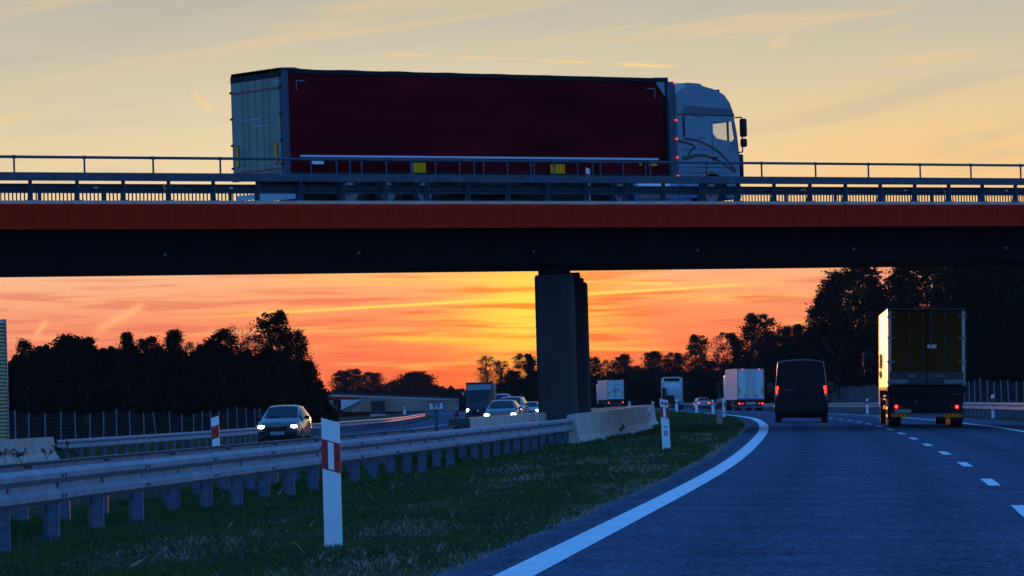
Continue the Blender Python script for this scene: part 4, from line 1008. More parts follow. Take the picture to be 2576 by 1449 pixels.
lbox('chassis_beam', (0, 1.0, .85), (.9, 2.6, .3), CHASS, TR); MB().box((0, .6, 1.12), (1.0, .9, .16), bev=.05).build('fifth_wheel', CHASS, TR)
lbox('side_box', (-.95, 1.85, 1.75), (.4, .35, 1.9), CHASS, TR)
MB().box((-.95, 2.1, 3.0), (.1, .1, 1.2)).build('exhaust_stack', CHROME, TR)
lbox('air_hose_panel', (-.3, 1.9, 1.4), (1.1, .2, .8), CHASS, TR, bev=.1)
lbox('number_plate', (-.38, -.13, .62), (.34, .02, .2), mat('yellow_plate', (.6, .5, .05), .5), TR)  # plate in a plain yellow base colour

# ---------------------------------------------------------------- van seen from behind
def van_body(w=1.02, H=2.52, L=5.8, nose=True):
    st_ = [(0, .42, w*.97, 1.0, w*.965, 1.35, w*.845, H-.14, H-.03), (.10, .32, w, 1.0, w*.995, 1.4, w*.87, H-.09, H), (1.2, .30, w, 1.0, w*.995, 1.4, w*.875, H-.08, H+.01), (3.3, .30, w, 1.0, w*.995, 1.4, w*.87, H-.10, H),
           (4.1, .30, w, 1.0, w*.99, 1.4, w*.80, H-.38, H-.28), (4.95, .30, w*.99, .95, w*.97, 1.22, w*.82, 1.36, 1.42), (5.6, .30, w*.93, .8, w*.88, .98, w*.72, 1.06, 1.12), (5.85, .38, w*.80, .7, w*.76, .85, w*.6, .90, .92)]
    return body_grid(st_)
DARKV = mat('dark_van_paint', (.008, .009, .014), .35, nz=1.2, var=.2, spec=.25)
VN = thing('panel_van', 'dark high roof panel van seen from behind with both red tail lamps lit', 'van', P(2016.5, 1068, 159.6), (0, .015, -math.atan(.065)), None)
G = van_body(); body(G, 'van_body', DARKV, VN)
SEAM = mat('dark_seam', (.004, .004, .005), .6)
for s in (-1, 1):
    MB().prism([(s*.02, .62), (s*.86, .62), (s*.875, 1.35), (s*.80, 2.30), (s*.02, 2.33)], -.022, -.004).build('rear_door', DARKV, VN)
    MB().prism([(s*.985, 1.50), (s*.86, 1.50), (s*.87, 1.42), (s*.885, 1.28), (s*.89, 1.13), (s*1.0, 1.20), (s*1.01, 1.35)], -.05, .10).build('tail_lamp_housing', TAILD, VN)
    ribbon_pts = [(.965, 1.49), (.885, 1.49), (.885, 1.40), (.955, 1.38)]
    lm = MB(); path_ = [(s*a, -.058, b) for a, b in ((.955, 1.475), (.885, 1.475), (.885, 1.39), (.965, 1.375), (.935, 1.31), (.955, 1.30), (.915, 1.27), (.955, 1.25), (.915, 1.215), (.955, 1.20))]
    lm.path(path_, .016, n=6).build('tail_lamp', TAILB, VN)
    MB().prism([(s*.985, 1.49), (s*.875, 1.49), (s*.90, 1.19), (s*.99, 1.22)], -.054, -.050).build('tail_lamp_glow', mat('tail_glow', (.4, .01, .01), .3, emit=(1.0, .04, .02), es=1.2), VN)
    MB().prism([(s*.995, 1.19), (s*.90, 1.17), (s*.905, 1.08), (s*.99, 1.10)], -.05, .08).build('reversing_lamp', mat('clear_lens', (.30, .36, .42), .1), VN)
    lbox('bumper_corner', (s*.96, .06, .70), (.16, .30, .52), BLACK, VN, bev=.04)
    MB().path([(s*1.0, 4.6, 1.42), (s*1.12, 4.6, 1.45)], .03).build('mirror_arm', BLACK, VN)
    mo = lbox('mirror', (s*1.20, 4.6, 1.42), (.24, .16, .44), BLACK, VN, bev=.05); lbox('mirror_glass', (0, -.085, .02), (.19, .01, .34), DGLASS, mo)
    MB().box((s*1.035, 1.0, .72), (.03, .10, .07), bev=.01).build('side_marker_lamp', AMBER, VN)
    for y in (.95, 4.75): wheel(VN, s*.90, y, .35, .24, s)
lbox('bumper', (0, -.02, .58), (1.75, .14, .20), BLACK, VN, bev=.03)
lbox('roof_seam', (0, -.005, 2.40), (1.5, .03, .02), SEAM, VN); lbox('door_seam', (0, -.026, 1.5), (.02, .01, 1.7), SEAM, VN)
lbox('badge_strip', (-.48, -.026, 1.345), (.40, .006, .03), STEELD, VN); lbox('number_plate_recess', (-.40, -.026, .95), (.56, .01, .16), BLACK, VN)
lbox('underbody', (0, 2.9, .33), (1.6, 5.2, .14), CHASS, VN)
MB().path([(-.4, .4, .30), (.2, .3, .28), (.5, .2, .27)], .03).build('exhaust', CHASS, VN)

# ---------------------------------------------------------------- cars
def car(name, label, loc, rot, paint, H=1.46, L=4.1, w=.86, est=False, group=None, cat='car', head=None, tail=None, lean=0.0, rails=False, plate='', grille=True, headw=(.19, .07), headx=.60, headz=.69, belt=.95, seats=True):
    root = thing(name, label, cat, loc, (0, lean, rot), group)
    b = belt; f = L/2; ht = H
    st_ = [(f, .36, w*.66, .5, w*.64, .60, w*.52, .66, .68), (f-.10, .20, w*.88, .52, w*.86, .70, w*.70, .76, .78), (f-.42, .18, w*.965, .56, w*.94, .82, w*.76, .88, .91), (f-1.05, .18, w, .58, w*.965, b-.03, w*.80, .98, 1.01),
           (f-1.72, .18, w, .60, w*.965, b, w*.67, ht-.08, ht-.03), (f-2.35, .18, w, .60, w*.965, b+.01, w*.68, ht-.04, ht)]
    if est: st_ += [(-f+.55, .18, w, .60, w*.95, b+.03, w*.66, ht-.07, ht-.02), (-f+.16, .20, w*.95, .60, w*.92, b+.02, w*.70, 1.08, 1.12), (-f, .34, w*.86, .6, w*.84, .86, w*.7, .93, .95)]
    else: st_ += [(-f+.85, .18, w, .60, w*.95, b+.03, w*.66, ht-.08, ht-.03), (-f+.30, .20, w*.96, .60, w*.92, b+.03, w*.70, 1.08, 1.12), (-f, .36, w*.84, .6, w*.82, .84, w*.66, .91, .94)]
    G = body_grid(st_); body(G, 'car_body', paint, root)
    gl_ = DGLASS
    patch(G, 3, 4, 5, 9, 'windscreen', gl_, root, ins=(.07, .12))
    for v0, v1 in ((4, 5), (9, 10)):
        patch(G, 4, 5, v0, v1, 'side_window', gl_, root, ins=(.06, .12)); patch(G, 5, 6, v0, v1, 'side_window', gl_, root, ins=(.05, .12)); patch(G, 3.25, 4, v0, v1, 'quarter_window', gl_, root, ins=(.05, .16))
    patch(G, 6, 7, 5, 9, 'rear_window', gl_, root, ins=(.08, .2))
    for s in (-1, 1):
        for y in (f-.82, -f+.72): wheel(root, s*(w-.10), y, .31, .20, s, .62)
        mo = lbox('mirror', (s*(w+.10), f-1.38, b+.05), (.20, .14, .13), BLACK, root, bev=.04)
        MB().box((s*(w+.01), f-1.36, b+.01), (.10, .05, .04)).build('mirror_arm', BLACK, root)
        if head is not None:
            MB().sphere((s*headx, f-.10, headz), (headw[0], .10, headw[1]), 14, 8).build('headlamp', head, root, smooth=True)
            MB().sphere((s*(headx+.10), f-.20, headz+.03), (.13, .12, headw[1]+.015), 12, 8).build('headlamp_lens', mat('clear_lens', (.30, .36, .42), .1), root, smooth=True)
            lbox('tail_lamp', (s*w*.80, -f+.06, .80), (.2, .12, .14), TAILD, root)
        if tail is not None:
            MB().box((s*w*.70, -f+.05, .86), (.36, .12, .10), bev=.03).build('tail_lamp', tail, root)
        if rails: MB().path([(s*w*.62, f-1.9, ht+.0), (s*w*.62, f-2.1, ht+.06), (s*w*.60, -f+.9, ht+.06), (s*w*.60, -f+.7, ht)], .02).build('roof_rail', BLACK, root)
    if grille:
        lbox('grille', (0, f-.04, .60), (.76, .10, .15), BLACK, root, bev=.03); MB().prism([(-.42, .705), (0, .68), (.42, .705), (.40, .73), (.0, .725), (-.40, .73)], f-.06, f+.025).build('chrome_strip', CHROME, root)
        MB().tube((0, f-.0, .705), (0, f+.035, .705), .05, n=14).build('badge', mat('grey_badge', (.3, .3, .34), .3, .7), root)
        lbox('lower_intake', (0, f-.05, .36), (1.1, .12, .20), BLACK, root, bev=.03)
        lbox('number_plate', (0, f+.02, .44), (.52, .02, .115), mat('front_plate', (.35, .38, .45), .5), root)
    else:
        lbox('number_plate', (0, -f-.01, .74), (.52, .02, .115), mat('front_plate', (.35, .38, .45), .5), root); lbox('bumper', (0, -f+.03, .42), (1.45, .16, .20), BLACK, root, bev=.04)
    MB().path([(-.30*1, f-1.02, 1.025), (.45, f-1.12, 1.06)], .012).build('wiper', BLACK, root)
    return root, G
SILC = mat('silver_car_paint', (.07, .075, .085), .22, .4, coat=.6)
DKC = mat('dark_car_paint', (.022, .026, .034), .2, .5, coat=.9)
WHC = mat('white_car_paint', (.26, .28, .31), .25, coat=.5)
def on(px, py, Y): return P(px, py, Y)
# oncoming hatchback on the left
gh = 1.49; zt_ = P(712, 1019, 155).z-gh
hb, _ = car('hatchback_car', 'oncoming dark hatchback with lit headlamps beyond the left guardrails', (P(708, 1018, 155).x, 155+1.95, zt_), math.pi+.03+.0-.12, DKC, H=gh, L=3.95, w=.84, head=HEAD, headw=(.15, .062), headx=.60, headz=.68)
text('DW 5919K', .088, hb, (0, 1.975+.036, .44), (R(90), 0, math.pi), BLACK, 'plate_lettering')
# pale car going away
pc = P(1768, 1032, 490); car('estate_car', 'pale estate car seen from behind with red lamps lit, between tractor and white trailer', (pc.x, 490+2.2, pc.z), .06, WHC, H=1.50, L=4.4, w=.90, est=True, tail=TAILB, grille=False, lean=.0)
# oncoming group left of the pillar
def oncoming(px, ptop, Y, H, **k):
    t = P(px, ptop, Y); return (t.x, Y+2.1, t.z-H)
car('saloon_car', 'silver blue oncoming car in front with bright white headlamps, just above the concrete barrier', oncoming(1265, 1006, 222, 1.46), math.pi-.08, SILC, H=1.46, L=4.5, w=.90, head=HEADB, headx=.70, headz=.66, headw=(.16, .08))
car('estate_car', 'oncoming estate car with roof rails, half hidden behind the silver blue car', oncoming(1287, 996.5, 256, 1.52), math.pi-.10, WHC, H=1.50, L=4.5, w=.90, est=True, head=HEAD, rails=True, headx=.68, headz=.70, headw=(.14, .07))
car('small_car', 'last oncoming car of the group, next to the bridge pillar', oncoming(1334, 1010.5, 350, 1.46), math.pi-.04, WHC, H=1.46, L=4.1, w=.88, head=HEAD, headx=.66, headz=.72, headw=(.13, .07))
# box van
BVp = P(1201, 981, 318); BV = thing('box_van', 'oncoming dark delivery van with a pale cargo box rising above its cab', 'van', (BVp.x, 318, BVp.z-2.45), (0, 0, math.pi-.05))
Gb = body_grid([(0, .35, .80, .6, .78, .80, .62, .88, .92), (-.15, .25, .97, .8, .95, 1.02, .74, 1.10, 1.14), (-.85, .25, 1.0, .9, .98, 1.28, .84, 1.40, 1.44), (-1.75, .25, 1.0, .95, .98, 1.35, .82, 2.30, 2.38), (-2.4, .25, 1.0, .95, .98, 1.36, .84, 2.38, 2.45), (-3.0, .25, 1.0, .95, .98, 1.36, .84, 2.36, 2.42)])
body(Gb, 'cab_body', mat('dark_blue_grey_paint', (.02, .022, .03), .4, spec=.3), BV)
patch(Gb, 2, 3, 5, 9, 'windscreen', DGLASS, BV, ins=(.06, .08))
for v0, v1 in ((4, 5), (9, 10)): patch(Gb, 2.4, 4, v0, v1, 'side_window', DGLASS, BV, ins=(.1, .12))
lbox('cargo_box', (0, -5.0, 1.86), (2.12, 4.0, 2.20), mat('dim_cargo_box', (.10, .09, .09), .5), BV, bev=.03)
MB().prism([(-3.05, 2.42), (-1.9, 2.44), (-2.3, 2.76), (-3.05, 2.88)], -.88, .88, 'X').build('roof_fairing', mat('grey_fairing', (.16, .17, .19), .5), BV)
lbox('box_front_frame', (0, -2.99, 3.0), (2.16, .05, .10), CHASS, BV)
for s in (-1, 1):
    MB().sphere((s*.78, -.12, .86), (.13, .10, .15), 12, 8).build('headlamp', HEADB, BV, smooth=True)
    MB().path([(s*.98, -1.1, 1.35), (s*1.14, -1.1, 1.35)], .03).build('mirror_arm', BLACK, BV); lbox('mirror', (s*1.22, -1.1, 1.42), (.20, .14, .42), BLACK, BV, bev=.04)
    for y in (-.95, -5.2): wheel(BV, s*.88, y, .35, .24, s)
lbox('grille', (0, .0, .78), (1.1, .08, .34), BLACK, BV, bev=.04); MB().prism([(-.09, .84), (0, .95), (.09, .84), (0, .73)], .04, .06).build('badge', CHROME, BV); lbox('bumper', (0, -.02, .42), (1.8, .16, .22), BLACK, BV, bev=.04)
# minibus behind
MBp = P(1259, 990.5, 440); MN = thing('minibus', 'oncoming light minibus behind the estate car, only its upper half showing', 'van', (MBp.x, 440, MBp.z-2.3), (0, 0, math.pi-.04))
Gm = body_grid([(0, .35, .80, .6, .78, .80, .62, .88, .92), (-.15, .25, .92, .8, .90, 1.02, .74, 1.10, 1.14), (-.85, .25, .95, .9, .93, 1.2, .80, 1.30, 1.34), (-1.75, .25, .95, .95, .93, 1.25, .80, 2.16, 2.24), (-2.4, .25, .95, .95, .93, 1.26, .82, 2.24, 2.3), (-5.2, .25, .95, .95, .93, 1.26, .82, 2.22, 2.28)])
body(Gm, 'minibus_body', WHC, MN); patch(Gm, 2, 3, 5, 9, 'windscreen', DGLASS, MN, ins=(.06, .08))
for v0, v1 in ((4, 5), (9, 10)): patch(Gm, 3, 5, v0, v1, 'side_window', DGLASS, MN, ins=(.1, .12))
for s in (-1, 1):
    MB().sphere((s*.72, -.12, .80), (.12, .10, .12), 10, 8).build('headlamp', HEAD, MN, smooth=True); lbox('mirror', (s*1.1, -1.1, 1.38), (.2, .14, .3), BLACK, MN, bev=.04)
    for y in (-.95, -4.3): wheel(MN, s*.84, y, .34, .22, s)
lbox('grille', (0, .0, .7), (1.0, .08, .24), BLACK, MN)
# far lorry left of the box van
FL = lorry('box_lorry', 'distant lorry with warm lit side, left of the oncoming delivery van', 1173, 0, 960, -.07, 11.0, WD1, WD1, lean=.0)[0]
FL.location.z = P(1170, 1030.5, 960).z
bpy.data.objects['box_lorry'].location = P(2331, 1074.5, 135.6)
# ================================================================ trees
def quads_mesh(name, C_, size, m, aspect=.6, tilt=None):
    N = len(C_); n = rng.normal(size=(N, 3)); n /= np.linalg.norm(n, axis=1)[:, None]
    a = np.cross(n, rng.normal(size=(N, 3))); a /= np.linalg.norm(a, axis=1)[:, None]; b = np.cross(n, a)
    s = size*(.6+.8*rng.random(N))[:, None]
    V = np.stack([C_-a*s*.5, C_+b*s*.5*aspect, C_+a*s*.5, C_-b*s*.5*aspect], 1).reshape(-1, 3)
    me = bpy.data.meshes.new(name); me.vertices.add(N*4); me.vertices.foreach_set('co', V.reshape(-1)); me.loops.add(N*4); me.loops.foreach_set('vertex_index', np.arange(N*4, dtype=np.int32))
    me.polygons.add(N); me.polygons.foreach_set('loop_start', np.arange(0, N*4, 4, dtype=np.int32)); me.polygons.foreach_set('loop_total', np.full(N, 4, np.int32)); me.update(); me.materials.append(m)
    return me
def proto(kind, seed, m=LEAF):
    global rng
    keep = rng; rng = np.random.default_rng(seed); rd = random.Random(seed)
    cfg = dict(round=(130, .50, 3.2, .06, 56, .27), dense=(190, .60, 3.5, .03, 56, .32), spire=(170, .36, 2.4, .03, 50, .22), sparse=(80, .34, 3.0, .2, 32, .20), oak=(135, .44, 3.6, .16, 54, .25), bare=(46, .30, 2.6, .30, 9, .12), scrub=(80, .5, 3.6, .0, 40, .34))[kind]
    nc, cr, W_, h0, nl, ls = cfg
    H = 10.0; tr = MB(); lean = rd.uniform(-.35, .35)
    tp = [Vector((lean*(z/H)**2+.10*math.sin(z*1.3+seed), .1*math.sin(z*.9+seed), z)) for z in np.linspace(-.3, H*(.97 if kind == 'spire' else .62 if kind == 'bare' else .80), 9)]
    r0 = .17
    for i, (a, b) in enumerate(zip(tp, tp[1:])): tr.tube(a, b, r0*(1-i/9)+.02, r0*(1-(i+1)/9)+.02, n=6, cap=False)
    cl = []
    lob = [(rd.uniform(0, 6.28), rd.uniform(.2, .95), rd.uniform(.15, .4)) for _ in range(7)]
    def env(h, a):
        t = (h-h0)/(1-h0)
        if kind in ('spire',): e = (1-t)**1.0*1.15+.02
        elif kind in ('dense', 'scrub'): e = (1-t**2.6)**.6
        elif kind == 'bare': e = math.sin(math.pi*min(1, t*.75+.1))**.6
        else: e = max(.05, math.sin(math.pi*min(1, t*.80+.18)))**.55
        for la, lh, lr in lob: e += lr*(.35 if kind == 'spire' else 1)*math.exp(-((t-lh)/.16)**2)*math.cos(a-la)
        return max(.05, e)*W_/2
    for i in range(nc):
        h = h0+(1-h0)*(i+.5)/nc*.97 if kind != 'dense' else h0+(1-h0)*rd.random()**.8*.97
        a = rd.uniform(0, 6.283); rr = env(h, a)*math.sqrt(rd.uniform(.15, 1.0)); c = Vector((rr*math.cos(a)+lean*h*h, rr*math.sin(a), h*H))
        cl.append(c)
        if kind == 'bare' or i % (2 if kind == 'sparse' else 4) == 0:    # a limb to this clump
            hb = max(.08, min(.60, h-.16-.18*rr/W_) if kind == 'bare' else h-.16-.18*rr/W_)*H; base = Vector((lean*(hb/H)**2+.10*math.sin(hb*1.3+seed), .1*math.sin(hb*.9+seed), hb)); mid = base.lerp(c, .55)+Vector((0, 0, .25))
            rl = .055 if kind != 'bare' else .035
            tr.tube(base, mid, rl, rl*.6, n=4, cap=False); tr.tube(mid, c, rl*.6, rl*.22, n=4, cap=False)
            for _ in range(5 if kind in ('bare', 'sparse') else 2):
                e_ = mid.lerp(c, rd.random())+Vector((rd.uniform(-.8, .8), rd.uniform(-.8, .8), rd.uniform(.0, .9))); tr.tube(mid.lerp(c, rd.uniform(0, .8)), e_, rl*.35, rl*.12, n=3, cap=False)
    pts = np.concatenate([np.array(c)+np.clip(rng.normal(0, 1, (int(1.9*nl*rd.uniform(.6, 1.3)), 3)), -1.9, 1.9)*cr*rd.uniform(.5, 1.05)*(.55+.45*min(1, (1-c.z/H)*4))*np.array([1, 1, .72]) for c in cl])
    pts = pts[(pts[:, 2] > -.1)]
    me = quads_mesh('crown', pts, ls*.72, m); t_ = tr.mesh('trunk', BARK)
    rng = keep
    return t_, me, kind
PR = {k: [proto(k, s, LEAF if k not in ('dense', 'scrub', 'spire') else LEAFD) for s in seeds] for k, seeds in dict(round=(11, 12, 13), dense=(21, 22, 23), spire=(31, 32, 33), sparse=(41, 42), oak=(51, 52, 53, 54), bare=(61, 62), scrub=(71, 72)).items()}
tcount = 0
def tree(px, ptop, Y, kind, wpx, label, group, zg=None):
    global tcount; tcount += 1
    q = P(px, ptop, Y); g_ = gz(q.x, Y) if zg is None else zg; h = q.z-g_; t_, c_, k = PR[kind][tcount % len(PR[kind])]
    W0 = dict(round=4.2, dense=4.6, spire=3.0, sparse=3.8, oak=4.7, bare=3.0, scrub=4.8)[kind]
    sw_ = (1.3 if group == GL_ and kind in ('spire', 'round', 'sparse') else 1.05 if group == GL_ else 1.28)*wpx/FPX*Y/W0
    root = thing('tree', label, 'tree', (q.x, Y, g_), (0, 0, random.uniform(0, 6.28)), group); root.scale = (sw_, sw_, h/10.1)
    link('trunk', t_, root); link('crown', c_, root)
    return root
GL_ = 'trees of the dark wood on the left'; GR = 'trees along the motorway on the right'; GM = 'far trees in the middle of the picture'
left = [(-70, 870, 330, 'round', 130, 'dark tree above the noise wall at the left edge'), (28, 905, 345, 'scrub', 70, 'low bushy tree right beside the noise wall'), (66, 848, 318, 'round', 66, 'small round topped tree standing out at the left end of the wood'),
        (120, 870, 350, 'spire', 70, 'narrow tree filling the dip right of the round topped tree'), (165, 838, 330, 'dense', 150, 'broad dark tree with the first high shoulder of the wood'), (212, 842, 322, 'spire', 90, 'ragged pointed tree on the right shoulder of the broad tree'), (252, 872, 340, 'round', 90, 'lower tree in the dip between the two left groups'),
        (292, 872, 335, 'round', 100, 'leafy tree left of the tallest spire of the wood'), (326, 829, 315, 'spire', 86, 'pointed tree in the left half of the wood, higher than its neighbours'), (372, 842, 325, 'round', 90, 'round tree between two pointed ones'), (436, 824, 318, 'spire', 96, 'pointed tree with a fine tip near the middle of the wood'),
        (482, 856, 340, 'sparse', 90, 'loose see-through tree in the dip of the wood'), (522, 856, 330, 'dense', 100, 'dark tree between the dip and the bushy high crown'), (566, 822, 322, 'round', 110, 'bushy high crown left of the leafless branches'), (612, 806, 345, 'bare', 80, 'nearly leafless pale branches beside the tallest tree'),
        (640, 836, 330, 'sparse', 90, 'loose tree between the leafless branches and the tallest tree'), (702, 775, 310, 'oak', 150, 'tallest tree of the left wood, loose airy crown'), (748, 826, 316, 'oak', 110, 'leafy tree leaning out right of the tallest tree'), (778, 905, 312, 'dense', 90, 'dark tree at the right flank of the wood'), (806, 955, 308, 'scrub', 70, 'low dark tree at the right end of the wood above the oncoming hatchback'),
        (70, 900, 372, 'dense', 150, 'background tree deep in the left part of the wood'), (230, 885, 380, 'dense', 190, 'background tree deep in the wood behind the left shoulder'), (400, 880, 376, 'dense', 200, 'background tree deep in the middle of the wood'), (560, 880, 374, 'dense', 200, 'background tree deep in the wood under the bushy crown'), (690, 880, 360, 'dense', 170, 'background tree filling the wood below the tallest tree')]
for px, pt_, Y, k, w_, lab in left: tree(px, pt_, Y, k, w_, lab, GL_, zg=-1.0)
mid = [(856, 930, 900, 'round', 60, 'far round tree at the left end of the hazy row'), (888, 926, 910, 'oak', 70, 'far tree, second of the hazy row behind the overpass'), (935, 934, 905, 'round', 80, 'far broad tree in the middle of the hazy row'), (990, 958, 900, 'round', 60, 'far low tree in the dip of the hazy row'), (1045, 934, 890, 'dense', 110, 'far dark round tree, the broadest of the hazy row'),
       (1084, 965, 900, 'round', 60, 'far tree on the right slope of the broadest one'), (1122, 978, 920, 'round', 44, 'small far tree left of the delivery van'), (1152, 984, 930, 'scrub', 44, 'tiny far tree touching the delivery van'),
       (1222, 892, 640, 'sparse', 66, 'airy tree with thin bare branches against the orange glow'), (1262, 904, 650, 'sparse', 60, 'second airy tree against the glow, left of the pillar'), (1328, 886, 630, 'oak', 80, 'loose tree right beside the pillar against the glow'), (1290, 930, 640, 'round', 64, 'low dark tree between the two airy ones and the pillar'), (1350, 930, 640, 'round', 60, 'dark tree partly behind the pillar')]
for px, pt_, Y, k, w_, lab in mid: tree(px, pt_, Y, k, w_, lab, GM, zg=-1.2)
right = [(1490, 896, 720, 'oak', 60, 'tree touching the right side of the pillars'), (1528, 902, 730, 'sparse', 60, 'airy tree above the far semi trailer'), (1568, 888, 715, 'round', 64, 'round tree right of the far semi trailer'), (1604, 918, 735, 'oak', 60, 'lower tree in the dip of the far row'), (1642, 881, 705, 'round', 78, 'round tree above the lorry tractor'),
         (1700, 884, 660, 'oak', 80, 'tree between the lorry tractor and the pale car'), (1746, 838, 640, 'oak', 74, 'slim tree with knobbly crown above the pale car'), (1782, 905, 650, 'round', 70, 'low tree between the knobbly one and the bare one'), (1808, 848, 600, 'bare', 50, 'leafless tree with thin twigs left of the big round tree'),
         (1846, 832, 585, 'oak', 80, 'left shoulder tree of the big round tree'), (1888, 784, 575, 'oak', 120, 'big round tree above the white semi trailer'), (1935, 832, 585, 'round', 80, 'right shoulder tree of the big round tree'), (1968, 818, 560, 'oak', 60, 'small tree top in the dip before the tall wood'), (2004, 812, 530, 'round', 90, 'tree at the foot of the tall wood behind the dark van'),
         (2058, 735, 500, 'oak', 120, 'tall tree reaching left with ragged branches, above the dark van'), (2108, 676, 470, 'oak', 190, 'tall ragged tree vanishing behind the bridge edge'), (2180, 655, 455, 'oak', 180, 'tall tree left of the big box lorry'), (2262, 650, 445, 'oak', 180, 'tall tree with sky gaps above the big box lorry'), (2340, 640, 440, 'oak', 190, 'tall tree with sky gaps right above the box lorry roof'),
         (2420, 640, 420, 'dense', 190, 'dense tall tree right of the box lorry'), (2500, 636, 410, 'dense', 190, 'dense tall tree above the right hand fence'), (2580, 640, 400, 'dense', 200, 'dense tall tree at the right edge of the picture'), (2670, 650, 390, 'dense', 200, 'dense tall tree just past the right edge'),
         (1960, 880, 600, 'dense', 120, 'dark background tree behind the white semi trailer'), (2060, 820, 560, 'dense', 160, 'dark background tree behind the dark van'), (2160, 850, 520, 'dense', 150, 'dark background tree between van and box lorry'), (2250, 860, 500, 'dense', 160, 'dark background tree behind the box lorry'), (2350, 850, 500, 'dense', 160, 'dark background tree behind the right side of the box lorry'), (2460, 700, 480, 'dense', 200, 'dark background tree right of the box lorry'), (2560, 690, 470, 'dense', 200, 'dark background tree near the right edge')]
for px, pt_, Y, k, w_, lab in right: tree(px, pt_, Y, k, w_, lab, GR, zg=z0(Y)-.3)
# thickets: undergrowth nobody could count
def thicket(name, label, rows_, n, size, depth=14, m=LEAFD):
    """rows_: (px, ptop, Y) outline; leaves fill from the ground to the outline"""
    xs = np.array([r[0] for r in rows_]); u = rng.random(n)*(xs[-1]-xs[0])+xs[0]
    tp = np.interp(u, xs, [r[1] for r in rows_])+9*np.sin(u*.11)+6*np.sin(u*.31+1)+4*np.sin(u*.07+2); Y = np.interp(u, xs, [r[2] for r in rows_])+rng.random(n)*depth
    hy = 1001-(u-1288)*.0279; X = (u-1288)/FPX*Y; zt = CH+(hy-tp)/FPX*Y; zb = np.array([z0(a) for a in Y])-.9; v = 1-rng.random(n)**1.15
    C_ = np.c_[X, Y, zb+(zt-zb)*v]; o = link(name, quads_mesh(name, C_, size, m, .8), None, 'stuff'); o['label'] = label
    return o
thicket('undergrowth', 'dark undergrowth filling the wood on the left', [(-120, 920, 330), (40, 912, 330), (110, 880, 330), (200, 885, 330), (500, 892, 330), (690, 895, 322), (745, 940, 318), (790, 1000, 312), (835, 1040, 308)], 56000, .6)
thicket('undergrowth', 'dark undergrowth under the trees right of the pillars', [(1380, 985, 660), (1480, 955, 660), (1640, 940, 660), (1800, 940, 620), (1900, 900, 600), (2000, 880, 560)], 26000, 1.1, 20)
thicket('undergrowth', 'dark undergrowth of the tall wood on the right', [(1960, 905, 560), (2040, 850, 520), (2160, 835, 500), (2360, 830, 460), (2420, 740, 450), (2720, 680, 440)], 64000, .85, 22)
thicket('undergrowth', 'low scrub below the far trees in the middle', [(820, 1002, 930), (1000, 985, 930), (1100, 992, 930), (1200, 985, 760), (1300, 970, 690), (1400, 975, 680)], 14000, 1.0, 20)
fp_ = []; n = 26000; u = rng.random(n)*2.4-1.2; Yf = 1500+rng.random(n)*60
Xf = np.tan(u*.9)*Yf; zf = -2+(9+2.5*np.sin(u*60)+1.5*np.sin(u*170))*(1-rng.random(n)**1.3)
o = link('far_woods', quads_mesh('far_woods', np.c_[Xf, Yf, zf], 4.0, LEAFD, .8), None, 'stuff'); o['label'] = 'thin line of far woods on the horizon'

# weeds at the barrier feet
WEED = mat('weed_leaves', (.05, .06, .03), .8)
def weed(px, py, Y, h, label, n=26):
    q = P(px, py, Y); root = thing('weed', label, 'weed', (q.x, Y, q.z), group='weeds at the barrier feet'); st_ = MB(); lf = MB()
    for i in range(5):
        a = random.uniform(0, 6.28); e = Vector((math.cos(a)*h*.55, math.sin(a)*h*.3, h*random.uniform(.5, 1))); m = e*.5+Vector((0, 0, h*.12)); st_.path([(0, 0, 0), m, e], .004, n=4)
        for k in range(n//4):
            t = random.uniform(.35, 1.05); p = m.lerp(e, (t-.35)/.7) ; d = Vector((random.uniform(-1, 1), random.uniform(-.6, .6), random.uniform(-.1, .9))).normalized()*h*.20; w_ = d.cross(Vector((.2, 1, .3))).normalized()*h*.035
            lf.add([p, p+d*.5+w_, p+d, p+d*.5-w_], [(0, 1, 2, 3)])
    st_.build('stem', BARK, root); lf.build('leaf_tufts', WEED, root, kind='stuff')
weed(1552, 1104, 129, .42, 'leafy weed growing at the middle of the bright barrier foot', 60)
weed(1531, 1106, 126, .20, 'small tuft left of the leafy weed at the barrier foot')
weed(1497, 1108, 120, .16, 'tiny sprig at the near end of the bright barrier foot')
for px, py, h, lab in ((12, 1168, .5, 'dry weed at the extreme left of the low barrier'), (42, 1164, .35, 'bushy weed near the left end of the low barrier'), (54, 1166, .45, 'weed at the seam of the low barrier'), (117, 1158, .42, 'weed left of the tall sprig at the low barrier'), (160, 1154, .6, 'tall sprig beside the end of the low barrier'), (172, 1156, .4, 'weed at the very end of the low barrier')):
    weed(px*1.0 if px > 100 else px, py, 128 if px < 100 else 141, h, lab, 40)

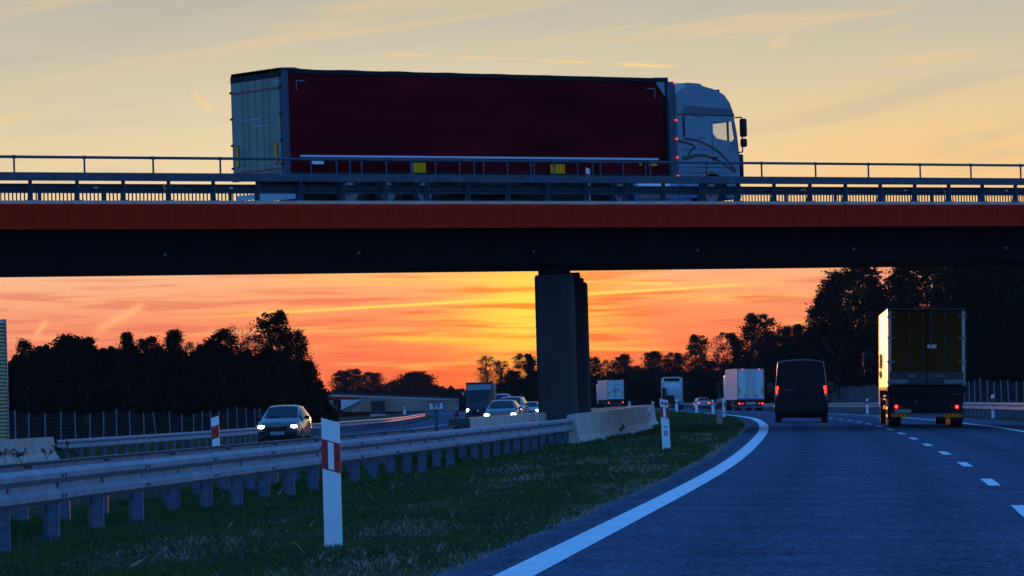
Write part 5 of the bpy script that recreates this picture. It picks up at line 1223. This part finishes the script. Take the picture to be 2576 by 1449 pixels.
# ================================================================ distant overpass
OV = thing('distant_overpass', 'hazy concrete overpass and its embankment far away on the left', 'bridge', P(960, 1020, 850)); oo = OV.location.copy(); Yo = 850
def facet(pts, name, m, y0=0, th=4.0):
    vs = [P(a, b, Yo+y0)-oo for a, b in pts]; vs += [v+Vector((0, th, 0)) for v in vs]; n = len(pts)
    return MB().add(vs, [tuple(range(n))[::-1], tuple(range(n, 2*n))]+[(i, (i+1) % n, n+(i+1) % n, n+i) for i in range(n)]).build(name, m, OV)
HC = mat('weathered_overpass_concrete', (.50, .42, .38), .85, nz=.3, var=.2)
EARTH = mat('embankment_turf', (.30, .20, .16), .95, nz=.25, var=.35)
facet([(812, 993), (905, 996), (1165, 1005), (1165, 1007.5), (905, 999), (812, 996)], 'parapet', HC, 0, 9)
facet([(812, 996.2), (897, 998.4), (897, 1002), (812, 1000.5)], 'red_edge_beam', ORANGE, -.3, 2)
facet([(812, 1000.7), (905, 1002.5), (897, 1007), (812, 1006)], 'girder', CONCD, .5, 8)
facet([(828, 1006), (838, 1006), (838, 1034), (828, 1034)], 'pier', HC, 1, 2)
facet([(858, 1005), (909, 1006), (858, 1032)], 'wing_wall', mat('pale_wing_wall', (.50, .52, .54), .7), -.5, 3)
facet([(905, 999.5), (1165, 1008), (1180, 1034), (860, 1036), (880, 1022)], 'embankment', EARTH, .2, 12)
facet([(932, 1010), (967, 1007), (967, 1041), (936, 1041)], 'dark_gateway', mat('opening_shade_black', (.008, .008, .010), .9), -3, 3)  # solid black block; the shade of the opening is its colour
facet([(932, 1042), (968, 1042), (976, 1049), (932, 1049)], 'gateway_apron', HC, -4, 4)
rl = MB()
for i in range(34):
    px = 815+i*10.4; py = 993+(px-812)*.034; rl.tube(P(px, py, Yo)-oo, P(px, py-4, Yo)-oo, .05, n=4)
for k in (1, 3.5): rl.tube(P(812, 993-k, Yo)-oo, P(1165, 1005-k, Yo)-oo, .05, n=4)
rl.build('railing', STEELD, OV, kind='stuff')
# ridge of ground carrying the far curve
p1 = P(1018, 1041, 560); delineator('tiny far red and white post in the grass before the overpass embankment', (p1.x, 560, p1.z), h=.9, w=.3, strip_=False)

# ================================================================ the evening air
hm = bpy.data.materials.new('evening_air'); hm.use_nodes = True; hn = hm.node_tree; hn.nodes.clear()
ho = hn.nodes.new('ShaderNodeOutputMaterial'); hv = hn.nodes.new('ShaderNodeVolumePrincipled')
hv.inputs['Density'].default_value = .00003; hv.inputs['Color'].default_value = (.95, .90, .92, 1); hn.links.new(hv.outputs[0], ho.inputs['Volume'])
MB().box((0, 1100, 10.5), (4900, 2500, 29)).build('haze', hm, kind='stuff')
